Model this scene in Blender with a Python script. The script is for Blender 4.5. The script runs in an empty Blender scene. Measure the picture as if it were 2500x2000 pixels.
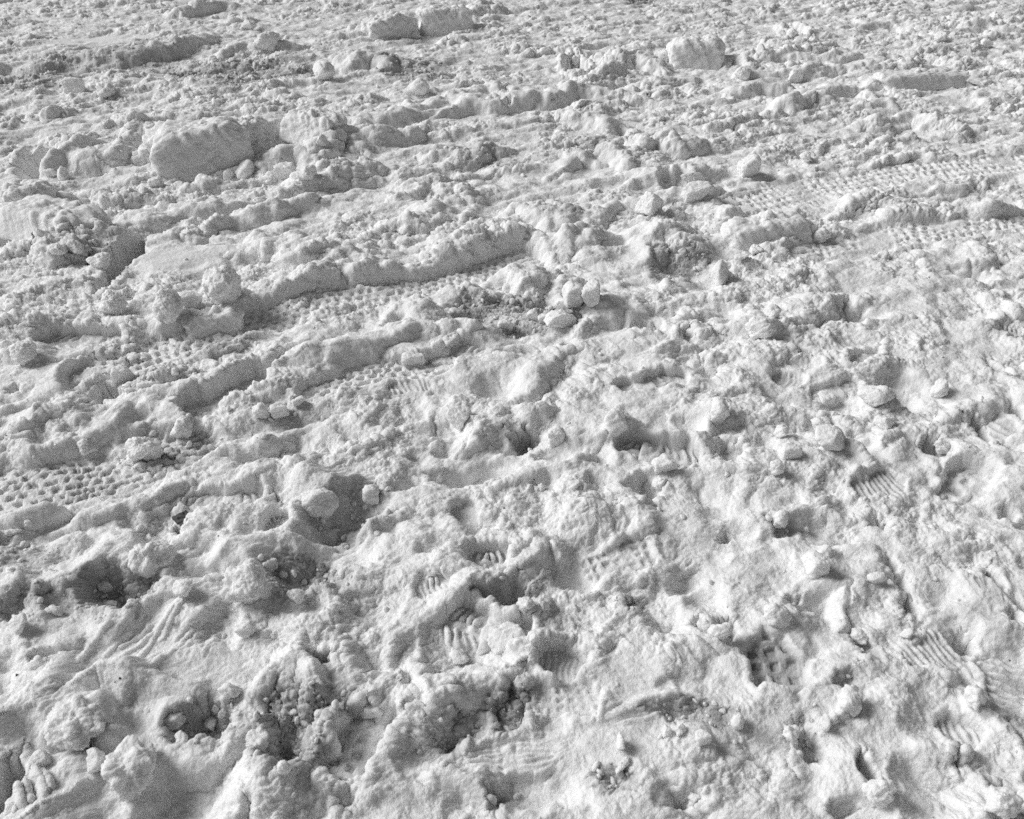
QUALITY = (2000, 1300)       # rows and columns of the snow sheet
import bpy, math, random
import numpy as np
# ------------------------------------------------------------------ camera, sky, sun, exposure
scene = bpy.context.scene
COL = scene.collection
CAM_H, PITCH, FPX = 1.44, math.radians(34.0), 2200.0      # metres, down tilt, focal length in photo pixels
cam_data = bpy.data.cameras.new('camera')
cam = bpy.data.objects.new('camera', cam_data)
COL.objects.link(cam)
cam.location = (0, 0, CAM_H)
cam.rotation_euler = (math.pi / 2 - PITCH, 0, 0)
cam_data.sensor_width = 36.0
cam_data.lens = 36.0 * FPX / 2500.0
cam_data.clip_start = 0.05
cam_data.clip_end = 2000.0
cam_data.dof.use_dof = True
cam_data.dof.focus_distance = 3.4
cam_data.dof.aperture_fstop = 9.0
scene.camera = cam

SUN_EL, SUN_AZ = math.radians(36.0), math.radians(-76.0)   # azimuth from +Y (away from the viewer), negative = left
world = bpy.data.worlds.new('World')
scene.world = world
world.use_nodes = True
wn = world.node_tree
wn.nodes.clear()
sky = wn.nodes.new('ShaderNodeTexSky')
sky.sky_type = 'NISHITA'
sky.sun_disc = False
sky.sun_elevation = SUN_EL
sky.sun_rotation = SUN_AZ
bw = wn.nodes.new('ShaderNodeRGBToBW')                     # a black-and-white photograph: grey daylight
bg = wn.nodes.new('ShaderNodeBackground')
bg.inputs['Strength'].default_value = 0.042
wo = wn.nodes.new('ShaderNodeOutputWorld')
wn.links.new(sky.outputs[0], bw.inputs[0])
wn.links.new(bw.outputs[0], bg.inputs['Color'])
wn.links.new(bg.outputs[0], wo.inputs[0])
sun_data = bpy.data.lights.new('sun', 'SUN')
sun_data.energy = 2.4
sun_data.angle = math.radians(27.0)
sun_data.color = (1, 1, 1)
sun = bpy.data.objects.new('sun', sun_data)
COL.objects.link(sun)
sun.location = (-3, 5, 6)
# a sun lamp shines along its -Z; it stands behind and to the left of the scene
sdir = np.array([math.sin(SUN_AZ) * math.cos(SUN_EL), math.cos(SUN_AZ) * math.cos(SUN_EL), math.sin(SUN_EL)])
sun.rotation_euler = (math.pi / 2 - SUN_EL, 0, math.pi - SUN_AZ)
scene.view_settings.view_transform = 'Standard'
scene.view_settings.look = 'None'
scene.view_settings.gamma = 1.0
scene.view_settings.exposure = 0.48
scene.cycles.use_denoising = False
scene.cycles.max_bounces = 6
scene.cycles.diffuse_bounces = 4

# ------------------------------------------------------------------ pixels of the photo to points on the ground
TILES = {'A': (0, 0), 'B': (750, 0), 'C': (1500, 0), 'D': (0, 650), 'E': (750, 650), 'F': (1500, 650),
         'G': (0, 1300), 'H': (750, 1300), 'I': (1500, 1300)}
ZOOM = 2.156
CT, ST = math.cos(PITCH), math.sin(PITCH)
def px(tile, X, Y):
    ox, oy = TILES[tile]
    return ox + X / ZOOM, oy + Y / ZOOM
def ray(u, v):
    a, b = (u - 1250) / FPX, (v - 1000) / FPX
    return np.array([a, CT - b * ST, -ST - b * CT])
def ground(u, v, z=0.0):
    d = ray(u, v)
    t = (z - CAM_H) / d[2]
    return d[0] * t, d[1] * t
def depth_of(y, z=0.0):                                   # camera depth of a ground point
    return y * CT + (CAM_H - z) * ST

# ------------------------------------------------------------------ noise
def h2(ix, iy, seed):
    h = (ix.astype(np.uint32) * np.uint32(374761393)) ^ (iy.astype(np.uint32) * np.uint32(668265263)) ^ np.uint32((seed * 2246822519) & 0xffffffff)
    h = (h ^ (h >> np.uint32(13))) * np.uint32(1274126177)
    h = (h ^ (h >> np.uint32(16))) * np.uint32(2654435761 & 0xffffffff)
    h = h ^ (h >> np.uint32(15))
    return (h & np.uint32(0xffffff)).astype(np.float32) / np.float32(16777216.0)
def vnoise(x, y, seed):                                   # smooth value noise, -1..1
    fx, fy = np.floor(x), np.floor(y)
    ix, iy = fx.astype(np.int32), fy.astype(np.int32)
    u, v = (x - fx).astype(np.float32), (y - fy).astype(np.float32)
    u = u * u * u * (u * (u * 6 - 15) + 10)
    v = v * v * v * (v * (v * 6 - 15) + 10)
    a, b = h2(ix, iy, seed), h2(ix + 1, iy, seed)
    c, d = h2(ix, iy + 1, seed), h2(ix + 1, iy + 1, seed)
    return ((a + (b - a) * u) * (1 - v) + (c + (d - c) * u) * v) * 2 - 1
def fbm(x, y, seed, octv=3, gain=0.5):
    s, a, f = 0, 1.0, 1.0
    for k in range(octv):
        s = s + a * vnoise(x * f + 13.7 * k, y * f - 7.1 * k, seed + k)
        a *= gain
        f *= 2.03
    return s
def lumps(x, y, cell, seed, dens, rmin, rmax, ang=0.0, power=0.5):
    """crumb shaped bumps: one random cap per active cell; returns height in units of metres of radius"""
    gx, gy = x / cell, y / cell
    fx, fy = np.floor(gx), np.floor(gy)
    ix, iy = fx.astype(np.int32), fy.astype(np.int32)
    out = np.zeros_like(gx, dtype=np.float32)
    for dx in (-1, 0, 1):
        for dy in (-1, 0, 1):
            jx, jy = ix + dx, iy + dy
            on = h2(jx, jy, seed + 3)
            r = (rmin + (rmax - rmin) * h2(jx, jy, seed + 2) ** 2).astype(np.float32)
            ex = gx - (jx + h2(jx, jy, seed)).astype(np.float32)
            ey = gy - (jy + h2(jx, jy, seed + 1)).astype(np.float32)
            th = h2(jx, jy, seed + 4) * 6.283
            c, s = np.cos(th), np.sin(th)
            p, q = (c * ex + s * ey), (-s * ex + c * ey) * 1.35
            if ang > 0:
                d = (1 - ang) * np.sqrt(p * p + q * q) + ang * np.maximum(np.abs(p), np.maximum(np.abs(0.5 * p + 0.87 * q), np.abs(0.5 * p - 0.87 * q)))
            else:
                d = np.sqrt(p * p + q * q)
            k = d / r
            hgt = np.where(on < dens, np.maximum(0, 1 - k * k) ** power * r, 0)
            out = np.maximum(out, hgt)
    return out * cell
def chips(x, y, cell, seed, dens, rmin, rmax):
    """broken flakes: small tilted flat-topped pieces with sharp edges"""
    gx, gy = x / cell, y / cell
    ix, iy = np.floor(gx).astype(np.int32), np.floor(gy).astype(np.int32)
    out = np.zeros_like(gx, dtype=np.float32)
    for dx in (-1, 0, 1):
        for dy in (-1, 0, 1):
            jx, jy = ix + dx, iy + dy
            on = h2(jx, jy, seed + 3)
            r = (rmin + (rmax - rmin) * h2(jx, jy, seed + 2) ** 2).astype(np.float32)
            ex = gx - (jx + h2(jx, jy, seed)).astype(np.float32)
            ey = gy - (jy + h2(jx, jy, seed + 1)).astype(np.float32)
            th = h2(jx, jy, seed + 4) * 6.283
            c, s = np.cos(th), np.sin(th)
            p, q = (c * ex + s * ey) / r, (-s * ex + c * ey) / r * (1.0 + 0.9 * h2(jx, jy, seed + 5))
            d = np.maximum(np.abs(p), np.maximum(np.abs(0.55 * p + 0.8 * q), np.abs(0.45 * p - 0.9 * q)))
            top = 0.45 + 0.85 * (h2(jx, jy, seed + 6) - 0.5) * p + 0.85 * (h2(jx, jy, seed + 7) - 0.5) * q
            hgt = np.where(on < dens, np.clip(np.minimum(top, (1 - d) * 3.2), 0, 1) * r, 0)
            out = np.maximum(out, hgt)
    return out * cell
def sstep(a, b, x):
    t = np.clip((x - a) / (b - a), 0, 1)
    return t * t * (3 - 2 * t)

# ------------------------------------------------------------------ the snow sheet: grid, dense where the photo looks
NR, NC = QUALITY
Y0, Y1 = 0.70, 13.0
yr = Y0 * np.exp(np.linspace(0, math.log(Y1 / Y0), NR))
near = Y0 - np.cumsum(0.02 * 1.35 ** np.arange(16))[::-1]
far = Y1 + np.cumsum(0.05 * 1.22 ** np.arange(40))
yr = np.concatenate([near, yr, far])
cc = np.linspace(-1, 1, NC)
tail = 1 + np.cumsum(0.004 * 1.28 ** np.arange(36))
cc = np.concatenate([-tail[::-1], cc, tail])
def halfwidth(y):
    return 0.62 + 0.53 * np.maximum(y, 0.3)
Y = np.repeat(yr[:, None], len(cc), 1).astype(np.float32)
X = (cc[None, :] * halfwidth(yr)[:, None]).astype(np.float32)
def window(x0, x1, y0, y1):
    a, b = np.searchsorted(yr, y0), np.searchsorted(yr, y1)
    b = min(max(b, a + 1), len(yr)); a = min(a, b - 1)
    w = halfwidth(yr[a:b])
    c0, c1 = min(x0 / w.min(), x0 / w.max()), max(x1 / w.min(), x1 / w.max())
    i, j = np.searchsorted(cc, c0), np.searchsorted(cc, c1)
    j = min(max(j, i + 1), len(cc)); i = min(i, j - 1)
    return slice(a, b), slice(i, j)
# everything stamped into the sheet is looked up through a gently warped domain so no outline is clean
amp = 0.35 + 0.2 * Y
XW = X + (0.018 * vnoise(X / 0.17, Y / 0.17, 15) + 0.014 * amp * vnoise(X / 0.07, Y / 0.07, 11) + 0.0055 * vnoise(X / 0.025, Y / 0.025, 12)).astype(np.float32)
YW = Y + (0.018 * vnoise(X / 0.17, Y / 0.17, 16) + 0.014 * amp * vnoise(X / 0.07, Y / 0.07, 13) + 0.0055 * vnoise(X / 0.025, Y / 0.025, 14)).astype(np.float32)
RID = np.zeros_like(X)          # ridges and mounds (metres, >= 0)
PIT = np.zeros_like(X)          # pits (metres, >= 0)
TRD = np.zeros_like(X)          # tread relief (metres, signed)
CUT = np.zeros_like(X)          # where a hollow cuts through what was piled up
TRM = np.zeros_like(X)          # where something rolled or stepped and nothing piled up after
RGH = np.ones_like(X)           # how lumpy
GRY = np.zeros_like(X)          # boot print floors given a greyer base colour
GRN = np.zeros_like(X)          # granular crumb cover

def seg_field(pts, vals, sl, X_=None, Y_=None):
    """nearest point of a polyline: distance, signed side (right hand positive), interpolated value, arc length"""
    xs = (XW if X_ is None else X_)[sl]; ys = (YW if Y_ is None else Y_)[sl]
    best = np.full(xs.shape, 1e9, np.float32); sd = np.zeros_like(best); val = np.zeros_like(best); arc = np.zeros_like(best)
    acc = 0.0
    for (p, q, v0, v1) in zip(pts[:-1], pts[1:], vals[:-1], vals[1:]):
        dx, dy = q[0] - p[0], q[1] - p[1]
        L = math.hypot(dx, dy) + 1e-9
        t = np.clip(((xs - p[0]) * dx + (ys - p[1]) * dy) / (L * L), 0, 1)
        ex, ey = xs - (p[0] + t * dx), ys - (p[1] + t * dy)
        d = np.sqrt(ex * ex + ey * ey)
        m = d < best
        best = np.where(m, d, best)
        side = (ex * dy - ey * dx) / L
        sd = np.where(m, side, sd)
        val = np.where(m, v0 + (v1 - v0) * t, val)
        arc = np.where(m, acc + t * L, arc)
        acc += L
    return best, sd, val, arc

def ridge(tile, pts, F=None, kb=2.9, slope=36, rough=None, k=1.0):
    """crest through tile pixels (x, y[, F]); F = how tall its near face stands in the picture, in tile pixels.
    The face on the right hand of the line's direction is the steep one."""
    P, Hs = [], []
    k = k * {'A': .88, 'B': .76, 'C': .80, 'D': .70, 'E': .70, 'F': .75, 'G': .86, 'H': .82, 'I': .80}[tile]
    calm = 0.35 if rough is not None and rough < 0.27 else 1.0
    if rough is not None: rough = (0.12 if calm < 1 else 0.25) + 0.7 * rough
    slope = min(slope, 46)
    cot = 1 / math.tan(math.radians(slope))
    for p in pts:
        f = (p[2] if len(p) > 2 else F) * k
        u, v = px(tile, p[0], p[1])
        h = 0.03
        for _ in range(3):
            gx, gy = ground(u, v, h)
            zc = depth_of(gy, h)
            g = math.atan2(CAM_H - h, gy)
            h = (f / ZOOM) * zc / FPX / (math.cos(g) + math.sin(g) * cot)
        P.append((gx, gy)); Hs.append(h)
    hm = max(Hs)
    R = hm * max(kb, cot) * 1.25 + 0.03
    xs = [p[0] for p in P]; ys = [p[1] for p in P]
    sl = window(min(xs) - R, max(xs) + R, min(ys) - R, max(ys) + R)
    d, sd, h, arc = seg_field(P, Hs, sl)
    wob = 1 + calm * 0.30 * vnoise(arc / (0.08 + 2.0 * hm), arc * 0 + hash_(P), 21)
    gap = 1 - calm * 0.38 * sstep(0.1, 0.75, vnoise(arc / (0.10 + 1.5 * hm) + 31.7, arc * 0 + hash_(P), 24))
    h = h * gap * wob * (1 + calm * 0.20 * vnoise(X[sl] / (0.02 + 0.5 * hm), Y[sl] / (0.02 + 0.5 * hm), 22))
    front = np.clip(sd / (d + 1e-6), -1, 1)
    w = h * (cot + (kb - cot) * sstep(0.35, -0.35, front)) + 1e-5
    x = d / w
    prof = np.where(front > 0, np.clip(1 - x ** 1.7, 0, 1), (1 - sstep(0, 1, x)))
    q = h * prof
    RID[sl] = (RID[sl] ** 3 + q ** 3) ** (1 / 3)
    if rough is not None:
        m = sstep(0.0, 0.35, prof) * np.where(front > -0.2, 1, 0.6)
        RGH[sl] = RGH[sl] * (1 - m) + rough * m
def hash_(P):
    return (P[0][0] * 37.1 + P[0][1] * 17.3) % 91.0

def ellipse(tile, X0, Y0_, rx, ry):
    u, v = px(tile, X0, Y0_)
    c = ground(u, v)
    ax = rx / ZOOM * depth_of(c[1]) / FPX
    top, bot = ground(u, v - ry / ZOOM)[1], ground(u, v + ry / ZOOM)[1]
    return c[0], (top + bot) / 2, ax, abs(top - bot) / 2
def pit(tile, x, y, rx, ry, depth, rot=0, rim=0.02, soft=0.22, rough=None, grain=None):
    cx, cy, a, b = ellipse(tile, x, y, rx, ry)
    R = max(a, b) * 1.7
    sl = window(cx - R, cx + R, cy - R, cy + R)
    ex, ey = XW[sl] - cx, YW[sl] - cy
    c, s = math.cos(math.radians(rot)), math.sin(math.radians(rot))
    ex, ey = c * ex + s * ey, -s * ex + c * ey
    r = np.sqrt((ex / a) ** 2 + (ey / b) ** 2)
    r = r * (1 + 0.26 * vnoise(ex / a * 1.5 + x, ey / b * 1.5 + y, 31) + 0.16 * vnoise(ex / a * 4 + x, ey / b * 4 + y, 32))
    q = (1.1 if tile in 'ABC' else 0.8) * depth / 100 * (1 - sstep(soft, 1.05, r))
    PIT[sl] = np.maximum(PIT[sl], q)
    RID[sl] = np.maximum(RID[sl], rim * depth / 100 * np.exp(-((r - 1.15) / 0.18) ** 2))
    m = 1 - sstep(0.75, 1.05, r)
    CUT[sl] = np.maximum(CUT[sl], min(1, depth / 7) * 0.85 * m)
    if rough is not None:
        RGH[sl] = RGH[sl] * (1 - m) + rough * m
    if grain is not None:
        GRN[sl] = np.maximum(GRN[sl], grain * m)
def zone(tile, x, y, rx, ry, rough=None, grain=None, lift=0.0):
    cx, cy, a, b = ellipse(tile, x, y, rx, ry)
    R = max(a, b) * 1.5
    sl = window(cx - R, cx + R, cy - R, cy + R)
    r = np.sqrt(((XW[sl] - cx) / a) ** 2 + ((YW[sl] - cy) / b) ** 2)
    m = 1 - sstep(0.7, 1.15, r)
    if rough is not None:
        RGH[sl] = RGH[sl] * (1 - m) + rough * m
    if grain is not None:
        GRN[sl] = np.maximum(GRN[sl], grain * m)
    if lift:
        RID[sl] = np.maximum(RID[sl], lift / 100 * m)

def track(tile, pts, width, depth, cell=(0.036, 0.026), relief=0.011, kind='net', fade=1.0):
    P = [ground(*px(tile, *p[:2]), -depth / 100) for p in pts]
    xs = [p[0] for p in P]; ys = [p[1] for p in P]
    R = width * 0.8
    sl = window(min(xs) - R, max(xs) + R, min(ys) - R, max(ys) + R)
    d, sd, _, s = seg_field(P, [0] * len(P), sl, X + (XW - X) * 0.6, Y + (YW - Y) * 0.6)
    hw = width / 2
    d = d + 0.022 * vnoise(X[sl] / 0.11, Y[sl] / 0.11, 43)
    m = 1 - sstep(hw * 0.70, hw * 1.04, d)
    PIT[sl] = np.maximum(PIT[sl], depth / 100 * m)
    row = np.floor(sd / cell[1])
    a = (s / cell[0] + 0.5 * (row % 2)) % 1 - 0.5
    b = (sd / cell[1]) % 1 - 0.5
    j = 0.16 * vnoise(X[sl] / 0.02, Y[sl] / 0.02, 41) + 0.10 * vnoise(X[sl] / 0.008, Y[sl] / 0.008, 44) + 0.5 * (h2(np.floor(s / cell[0] + 0.5 * (row % 2)).astype(np.int32), row.astype(np.int32), 45) - 0.5) ** 3
    rr = np.maximum(np.abs(a) * 1.05, np.abs(b)) + 0.25 * np.abs(a * b) + j
    cellm = sstep(0.26, 0.40, rr)                         # 1 on the walls between the pressed cells
    if kind == 'post':
        cellm = 1 - sstep(0.16, 0.34, np.sqrt(a * a + b * b) + j)
    keep = sstep(-0.75, 0.1, vnoise(X[sl] / 0.16, Y[sl] / 0.16, 42) + fade - 0.4)
    TRM[sl] = np.maximum(TRM[sl], m)
    TRD[sl] = np.where(m > 0.02, TRD[sl] * (1 - m) + m * keep * relief * (cellm - 0.5), TRD[sl])
    RGH[sl] = RGH[sl] * (1 - m) + (0.45 - 0.22 * keep) * m

def sole(tile, heel, toe, width=None, depth=2.0, kind='rays', shape='sole', rim=0.12, n=9, relief=0.011, arch=True, floor_rough=0.20, greying=0.22):
    """a boot print pressed into the snow between two tile pixels"""
    a, b = ground(*px(tile, *heel), -depth / 100), ground(*px(tile, *toe), -depth / 100)
    dx, dy = b[0] - a[0], b[1] - a[1]
    L = math.hypot(dx, dy)
    W = width if width else 0.37 * L
    sl = window(min(a[0], b[0]) - W, max(a[0], b[0]) + W, min(a[1], b[1]) - W, max(a[1], b[1]) + W)
    f = 0.6
    xs, ys = X[sl] + (XW - X)[sl] * f - a[0], Y[sl] + (YW - Y)[sl] * f - a[1]
    s = (xs * dx + ys * dy) / (L * L)
    t = (-xs * dy + ys * dx) / L / (W / 2)
    if shape == 'sole':
        hwid = np.interp(s, [0, .04, .12, .25, .42, .6, .78, .9, .97, 1.0], [0.3, .55, .72, .72, .62, .85, 1.0, .86, .55, .2]).astype(np.float32)
        out = np.maximum(np.abs(t) - hwid, np.maximum(-s, s - 1) * 2 * L / W)
    elif shape == 'oval':
        out = np.sqrt(((s - .5) * 2) ** 2 + t * t) - 1
    else:
        out = np.maximum(np.abs(t) - 1, np.maximum(-s, s - 1) * 2 * L / W)
    out = out + 0.16 * vnoise(X[sl] / 0.028, Y[sl] / 0.028, 53)
    m = 1 - sstep(-0.14, 0.14, out)
    pat = np.zeros_like(s)
    if kind == 'rays':                                    # bars fanning out from the middle line, flat waist
        fan = s + 0.13 * t * t * np.sign(s - 0.5)
        ph = fan * n
        bar = 1 - sstep(0.13, 0.26, np.abs(ph % 1 - 0.5))
        pat = bar * sstep(0.16, 0.30, np.abs(t)) + 0.8 * (1 - sstep(0.06, 0.18, np.abs(t))) * (np.sin(ph * 6.28 * 0.5) * 0.5 + 0.5)
        if arch:
            w = sstep(.30, .33, s) * (1 - sstep(.53, .56, s))
            pat = pat * (1 - w) + w * 1.9
    elif kind == 'bars':
        ph = s * n
        pat = 1 - sstep(0.14, 0.28, np.abs(ph % 1 - 0.5))
    elif kind == 'lug':
        gx, gy = s * n, t * (n * W / L) / 2 + 0.5
        p, q = np.abs(gx % 1 - .5), np.abs(gy % 1 - .5)
        pat = sstep(0.27, 0.37, np.maximum(p, q) + 0.3 * p * q)
    elif kind == 'star':
        r_, th = np.sqrt(((s - .5) * 2) ** 2 + t * t), np.arctan2(t, (s - .5) * 2)
        pat = (1 - sstep(0.25, 0.5, np.abs((th / 6.283 * n * 2) % 1 - 0.5) * 2)) * sstep(.2, .4, r_) + 1 - sstep(.15, .3, r_)
    pat = pat * (0.75 + 0.6 * vnoise(X[sl] / 0.03, Y[sl] / 0.03, 51))
    base = PIT[sl]
    PIT[sl] = base * (1 - m) + np.maximum(base, depth / 100) * m
    TRD[sl] = TRD[sl] * (1 - m) + m * 0.75 * relief * (pat - 0.3) * (0.45 + 0.55 * sstep(-0.5, 0.3, vnoise(X[sl] / 0.045, Y[sl] / 0.045, 54)))
    TRM[sl] = np.maximum(TRM[sl], m)
    GRY[sl] = np.maximum(GRY[sl], greying * m)
    RGH[sl] = RGH[sl] * (1 - m) + floor_rough * m
    e = np.exp(-((out - 0.22) / 0.14) ** 2) * (0.6 + 0.8 * vnoise(X[sl] / 0.05, Y[sl] / 0.05, 52))
    RID[sl] = np.maximum(RID[sl], rim * depth / 100 * np.maximum(e, 0))

def scratch(tile, p, q, w=0.006, h=0.006):
    P = [ground(*px(tile, *p)), ground(*px(tile, *q))]
    R = w * 4
    xs = [a[0] for a in P]; ys = [a[1] for a in P]
    sl = window(min(xs) - R, max(xs) + R, min(ys) - R, max(ys) + R)
    d, sd, _, s = seg_field(P, [0, 0], sl, X + (XW - X) * .5, Y + (YW - Y) * .5)
    TRD[sl] = np.maximum(TRD[sl], h * (1 - sstep(0, w, np.where(sd > 0, d * 1.8, d * 0.7))))
# ------------------------------------------------------------------ what was pressed into and pushed up out of the sheet
Rg, Pt, Zn = ridge, pit, zone
# --- upper left
Rg('B', [(33,205,40),(250,180,60),(350,140,70),(480,80,110),(560,60,125),(640,50,135),(700,80,105),(840,90,60),(885,125,25)], rough=.45)
Rg('A', [(300,300,70),(600,275,90),(850,220,100),(1050,180,90)], kb=5, rough=.7)
Zn('A', 560, 225, 330, 45, rough=.12)
for q in ((270,250,640,235),(300,272,760,215),(340,290,880,196)): scratch('A', q[:2], q[2:], .02, .012)
Rg('A', [(0,345,40),(200,330,60),(330,345,30)])
Rg('A', [(930,55,60),(1050,20,70),(1210,8,60)])
Rg('A', [(1205,262,50),(1280,212,90),(1360,205,95),(1480,236,60),(1550,240,40)], rough=.6)
Pt('A', 1330, 385, 360, 75, 3.5, grain=1, rough=1.1)
Rg('A', [(350,645,40),(480,620,50),(600,600,60),(690,610,80),(760,650,60)])
Rg('A', [(480,832,100),(560,770,160),(700,738,190),(850,742,160)], slope=35, rough=1.2)
Rg('A', [(845,800,60),(950,760,120),(1110,720,150),(1290,700,130),(1410,690,110),(1560,660,80),(1710,700,50)], kb=3.6, slope=40)
Pt('A', 1120, 945, 260, 34, 4, soft=.3)
Rg('A', [(1700,690,70),(1850,640,100),(2000,610,100),(2156,600,80)], rough=.35)
Rg('A', [(110,790,120),(230,715,200),(350,728,220),(470,770,190)], slope=40, rough=.4)
Pt('A', 225, 870, 130, 100, 17, soft=.5)
Rg('A', [(1350,880,60),(1420,825,110),(1530,765,140),(1620,795,130),(1720,745,120),(1830,700,120),(1890,760,80)], rough=1.1)
Rg('A', [(1000,985,60),(1090,945,90),(1200,955,70),(1330,950,60)], rough=.5)
Rg('A', [(50,1015,80),(150,985,130),(280,1000,150),(335,1045,100)], rough=.35)
Pt('A', 262, 1120, 50, 26, 5)
Rg('A', [(350,1035,70),(450,1010,80),(550,1060,70),(700,1040,80),(900,1045,60)])
Rg('A', [(510,1160,60),(660,1130,90),(800,1150,80)], slope=60, rough=.4)
Rg('A', [(560,1215,60),(800,1150,80),(950,1090,90),(1130,1075,90),(1330,1045,60)], rough=.9)
Rg('A', [(-150,1180,120),(0,1150,140),(150,1128,150),(330,1165,110)], rough=.3, slope=40)
Rg('A', [(100,1300,120),(220,1222,210),(330,1250,220),(500,1215,210),(575,1285,150)], slope=38, rough=1.3)
Pt('A', 648, 1400, 78, 125, 17, soft=.6)
Zn('A', 1000, 1400, 300, 100, rough=.22, lift=3.0)
Rg('A', [(735,1330,60),(1000,1300,30),(1280,1310,30)], kb=4, rough=.3)
Rg('A', [(1270,1320,110),(1390,1246,190),(1500,1250,200),(1580,1282,180),(1720,1310,120)], slope=36, rough=1.1)
Rg('A', [(760,1290,60),(860,1235,90),(970,1165,80)])
Rg('A', [(860,1292,50),(1000,1240,70),(1140,1180,60)])
Rg('A', [(1150,1170,60),(1300,1110,90),(1450,1060,90),(1620,1040,70)])
Rg('A', [(1500,990,90),(1640,930,100),(1800,890,110),(1950,850,100)])
# --- upper middle
Pt('B', 1770, 10, 170, 26, 4, grain=1)
Rg('B', [(440,310,50),(560,322,60),(700,302,55),(860,312,40)])
Rg('B', [(205,345,70),(270,285,120),(365,290,100),(420,340,60)], rough=.6)
Rg('B', [(840,90,50),(880,50,60),(950,30,60),(1010,60,40)])
Pt('B', 1412, 340, 58, 48, 14, soft=.65, rim=.2)
Rg('C', [(240,290,60),(350,262,80),(450,255,80),(560,290,60)])
Rg('C', [(575,300,60),(640,292,70),(725,345,40)])
Rg('B', [(1480,405,60),(1600,340,110),(1700,262,120),(1850,330,90)], rough=1.1)
Rg('B', [(380,590,50),(520,560,80),(700,530,80),(850,490,80),(950,442,85),(1060,432,85),(1200,462,70),(1300,472,50)], rough=.5)
Rg('B', [(740,580,60),(850,520,100),(980,530,100),(1150,500,100),(1250,505,95),(1400,452,100),(1550,462,95),(1700,482,80),(1900,522,60)], rough=.6, slope=56)
for q in ((900,640,50,14),(1060,582,40,12),(1350,562,50,12),(1700,512,60,12),(490,706,36,14)): Pt('B', *q, 5, soft=.6)
Rg('B', [(0,690,60),(150,642,100),(350,640,100),(520,592,80),(700,575,60)], rough=.45)
Rg('B', [(10,800,60),(110,750,90),(240,702,120),(400,702,110),(560,680,90)])
Rg('B', [(1330,605,50),(1450,600,80),(1560,610,90),(1690,660,60)])
Pt('B', 1640, 690, 60, 20, 5)
Rg('B', [(1290,905,60),(1440,800,90),(1550,832,80)])
Rg('B', [(1460,760,60),(1510,700,110),(1540,690,110)], slope=62)
Rg('B', [(1540,700,70),(1600,780,100),(1690,862,60)])
Rg('B', [(620,810,60),(730,790,110),(850,788,120),(950,762,120),(1010,785,80)], slope=36, rough=1.2)
Rg('B', [(1720,800,60),(1820,720,100),(1900,732,100),(1960,762,80),(2080,772,50)])
Rg('C', [(110,950,80),(230,882,130),(330,880,120),(450,892,60)], rough=.5)
Pt('C', 320, 975, 90, 55, 6, soft=.6)
Rg('C', [(270,1060,50),(400,1010,70),(530,970,60)], rough=.6)
Rg('B', [(480,1045,50),(560,1010,80),(640,912,130),(700,985,110),(800,1000,70)], rough=.5)
Rg('B', [(700,1040,40),(770,1000,60),(880,1055,40)])
Rg('B', [(360,1215,90),(460,1132,160),(590,1130,170),(700,1070,160),(800,1102,110)], rough=.8)
Rg('B', [(1030,1120,80),(1090,1080,120),(1180,1110,120),(1350,1140,110),(1500,1150,90),(1600,1085,80)], rough=.9)
Rg('B', [(720,1300,100),(850,1240,140),(1000,1212,140),(1180,1210,100),(1290,1260,60)])
Rg('B', [(1230,1240,90),(1380,1240,160),(1430,1222,170),(1500,1262,150),(1570,1360,80)], rough=.4)
Rg('B', [(0,1485,60),(100,1375,150),(200,1350,150),(300,1380,130),(480,1400,100),(700,1400,70),(820,1385,25)], rough=.4, slope=36, k=.75)
Rg('B', [(720,1420,90),(760,1330,140),(830,1350,100)])
Rg('B', [(1790,1350,80),(1850,1225,170),(1890,1212,170),(1930,1265,120)], rough=.4, slope=60)
Pt('B', 1960, 1430, 190, 90, 3, grain=.7, rough=1.2)
Rg('B', [(940,1485,60),(1080,1402,110),(1175,1442,100),(1240,1500,60)])
# --- upper right
Pt('C', 950, 168, 75, 38, 6, soft=.55, rim=.25)
Rg('C', [(800,295,40),(950,270,60),(1080,280,60),(1250,268,55),(1420,290,30)])
Rg('C', [(600,485,50),(760,442,80),(900,440,80),(1050,460,80),(1180,442,80),(1300,430,75),(1450,402,85),(1600,390,90),(1720,380,95),(1800,400,80),(1880,440,40)], rough=.3, slope=54)
Rg('C', [(640,372,50),(800,370,60),(1000,352,70),(1150,342,60),(1300,340,60),(1450,342,50),(1590,330,40)])
Rg('C', [(660,612,60),(850,570,80),(950,522,80),(1070,490,80),(1120,535,50)])
for q in ((1060,582,60,10),(640,690,40,20),(870,450,30,8),(950,462,30,8)): Pt('C', *q, 4, soft=.6)
Rg('C', [(540,650,50),(600,630,70),(660,622,70)])
Rg('C', [(1290,562,40),(1350,532,55),(1440,530,50)], rough=.3)
Rg('C', [(1340,645,60),(1450,620,80),(1600,585,90),(1640,602,100),(1780,642,80),(1840,690,40)])
Rg('C', [(860,960,60),(1000,892,95),(1150,862,95),(1310,872,70)], rough=.4)
Rg('C', [(1380,862,60),(1480,832,80),(1590,842,60)], rough=.4)
Rg('C', [(1590,842,40),(1750,810,55),(1910,780,40)])
Rg('C', [(1590,1010,50),(1700,985,60),(1820,990,40)])
Rg('C', [(640,1300,60),(760,1230,80),(850,1200,90),(980,1200,80),(1070,1215,60)])
Rg('C', [(550,1150,60),(640,1080,100),(760,1060,70)], rough=.5)
Rg('C', [(1220,1095,80),(1330,1050,120),(1445,1092,90)])
Rg('C', [(1450,1135,80),(1600,1112,100),(1700,1140,60)])
Rg('C', [(1690,1410,60),(1800,1380,70),(1950,1360,70),(2080,1405,60)], rough=.8)
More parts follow.
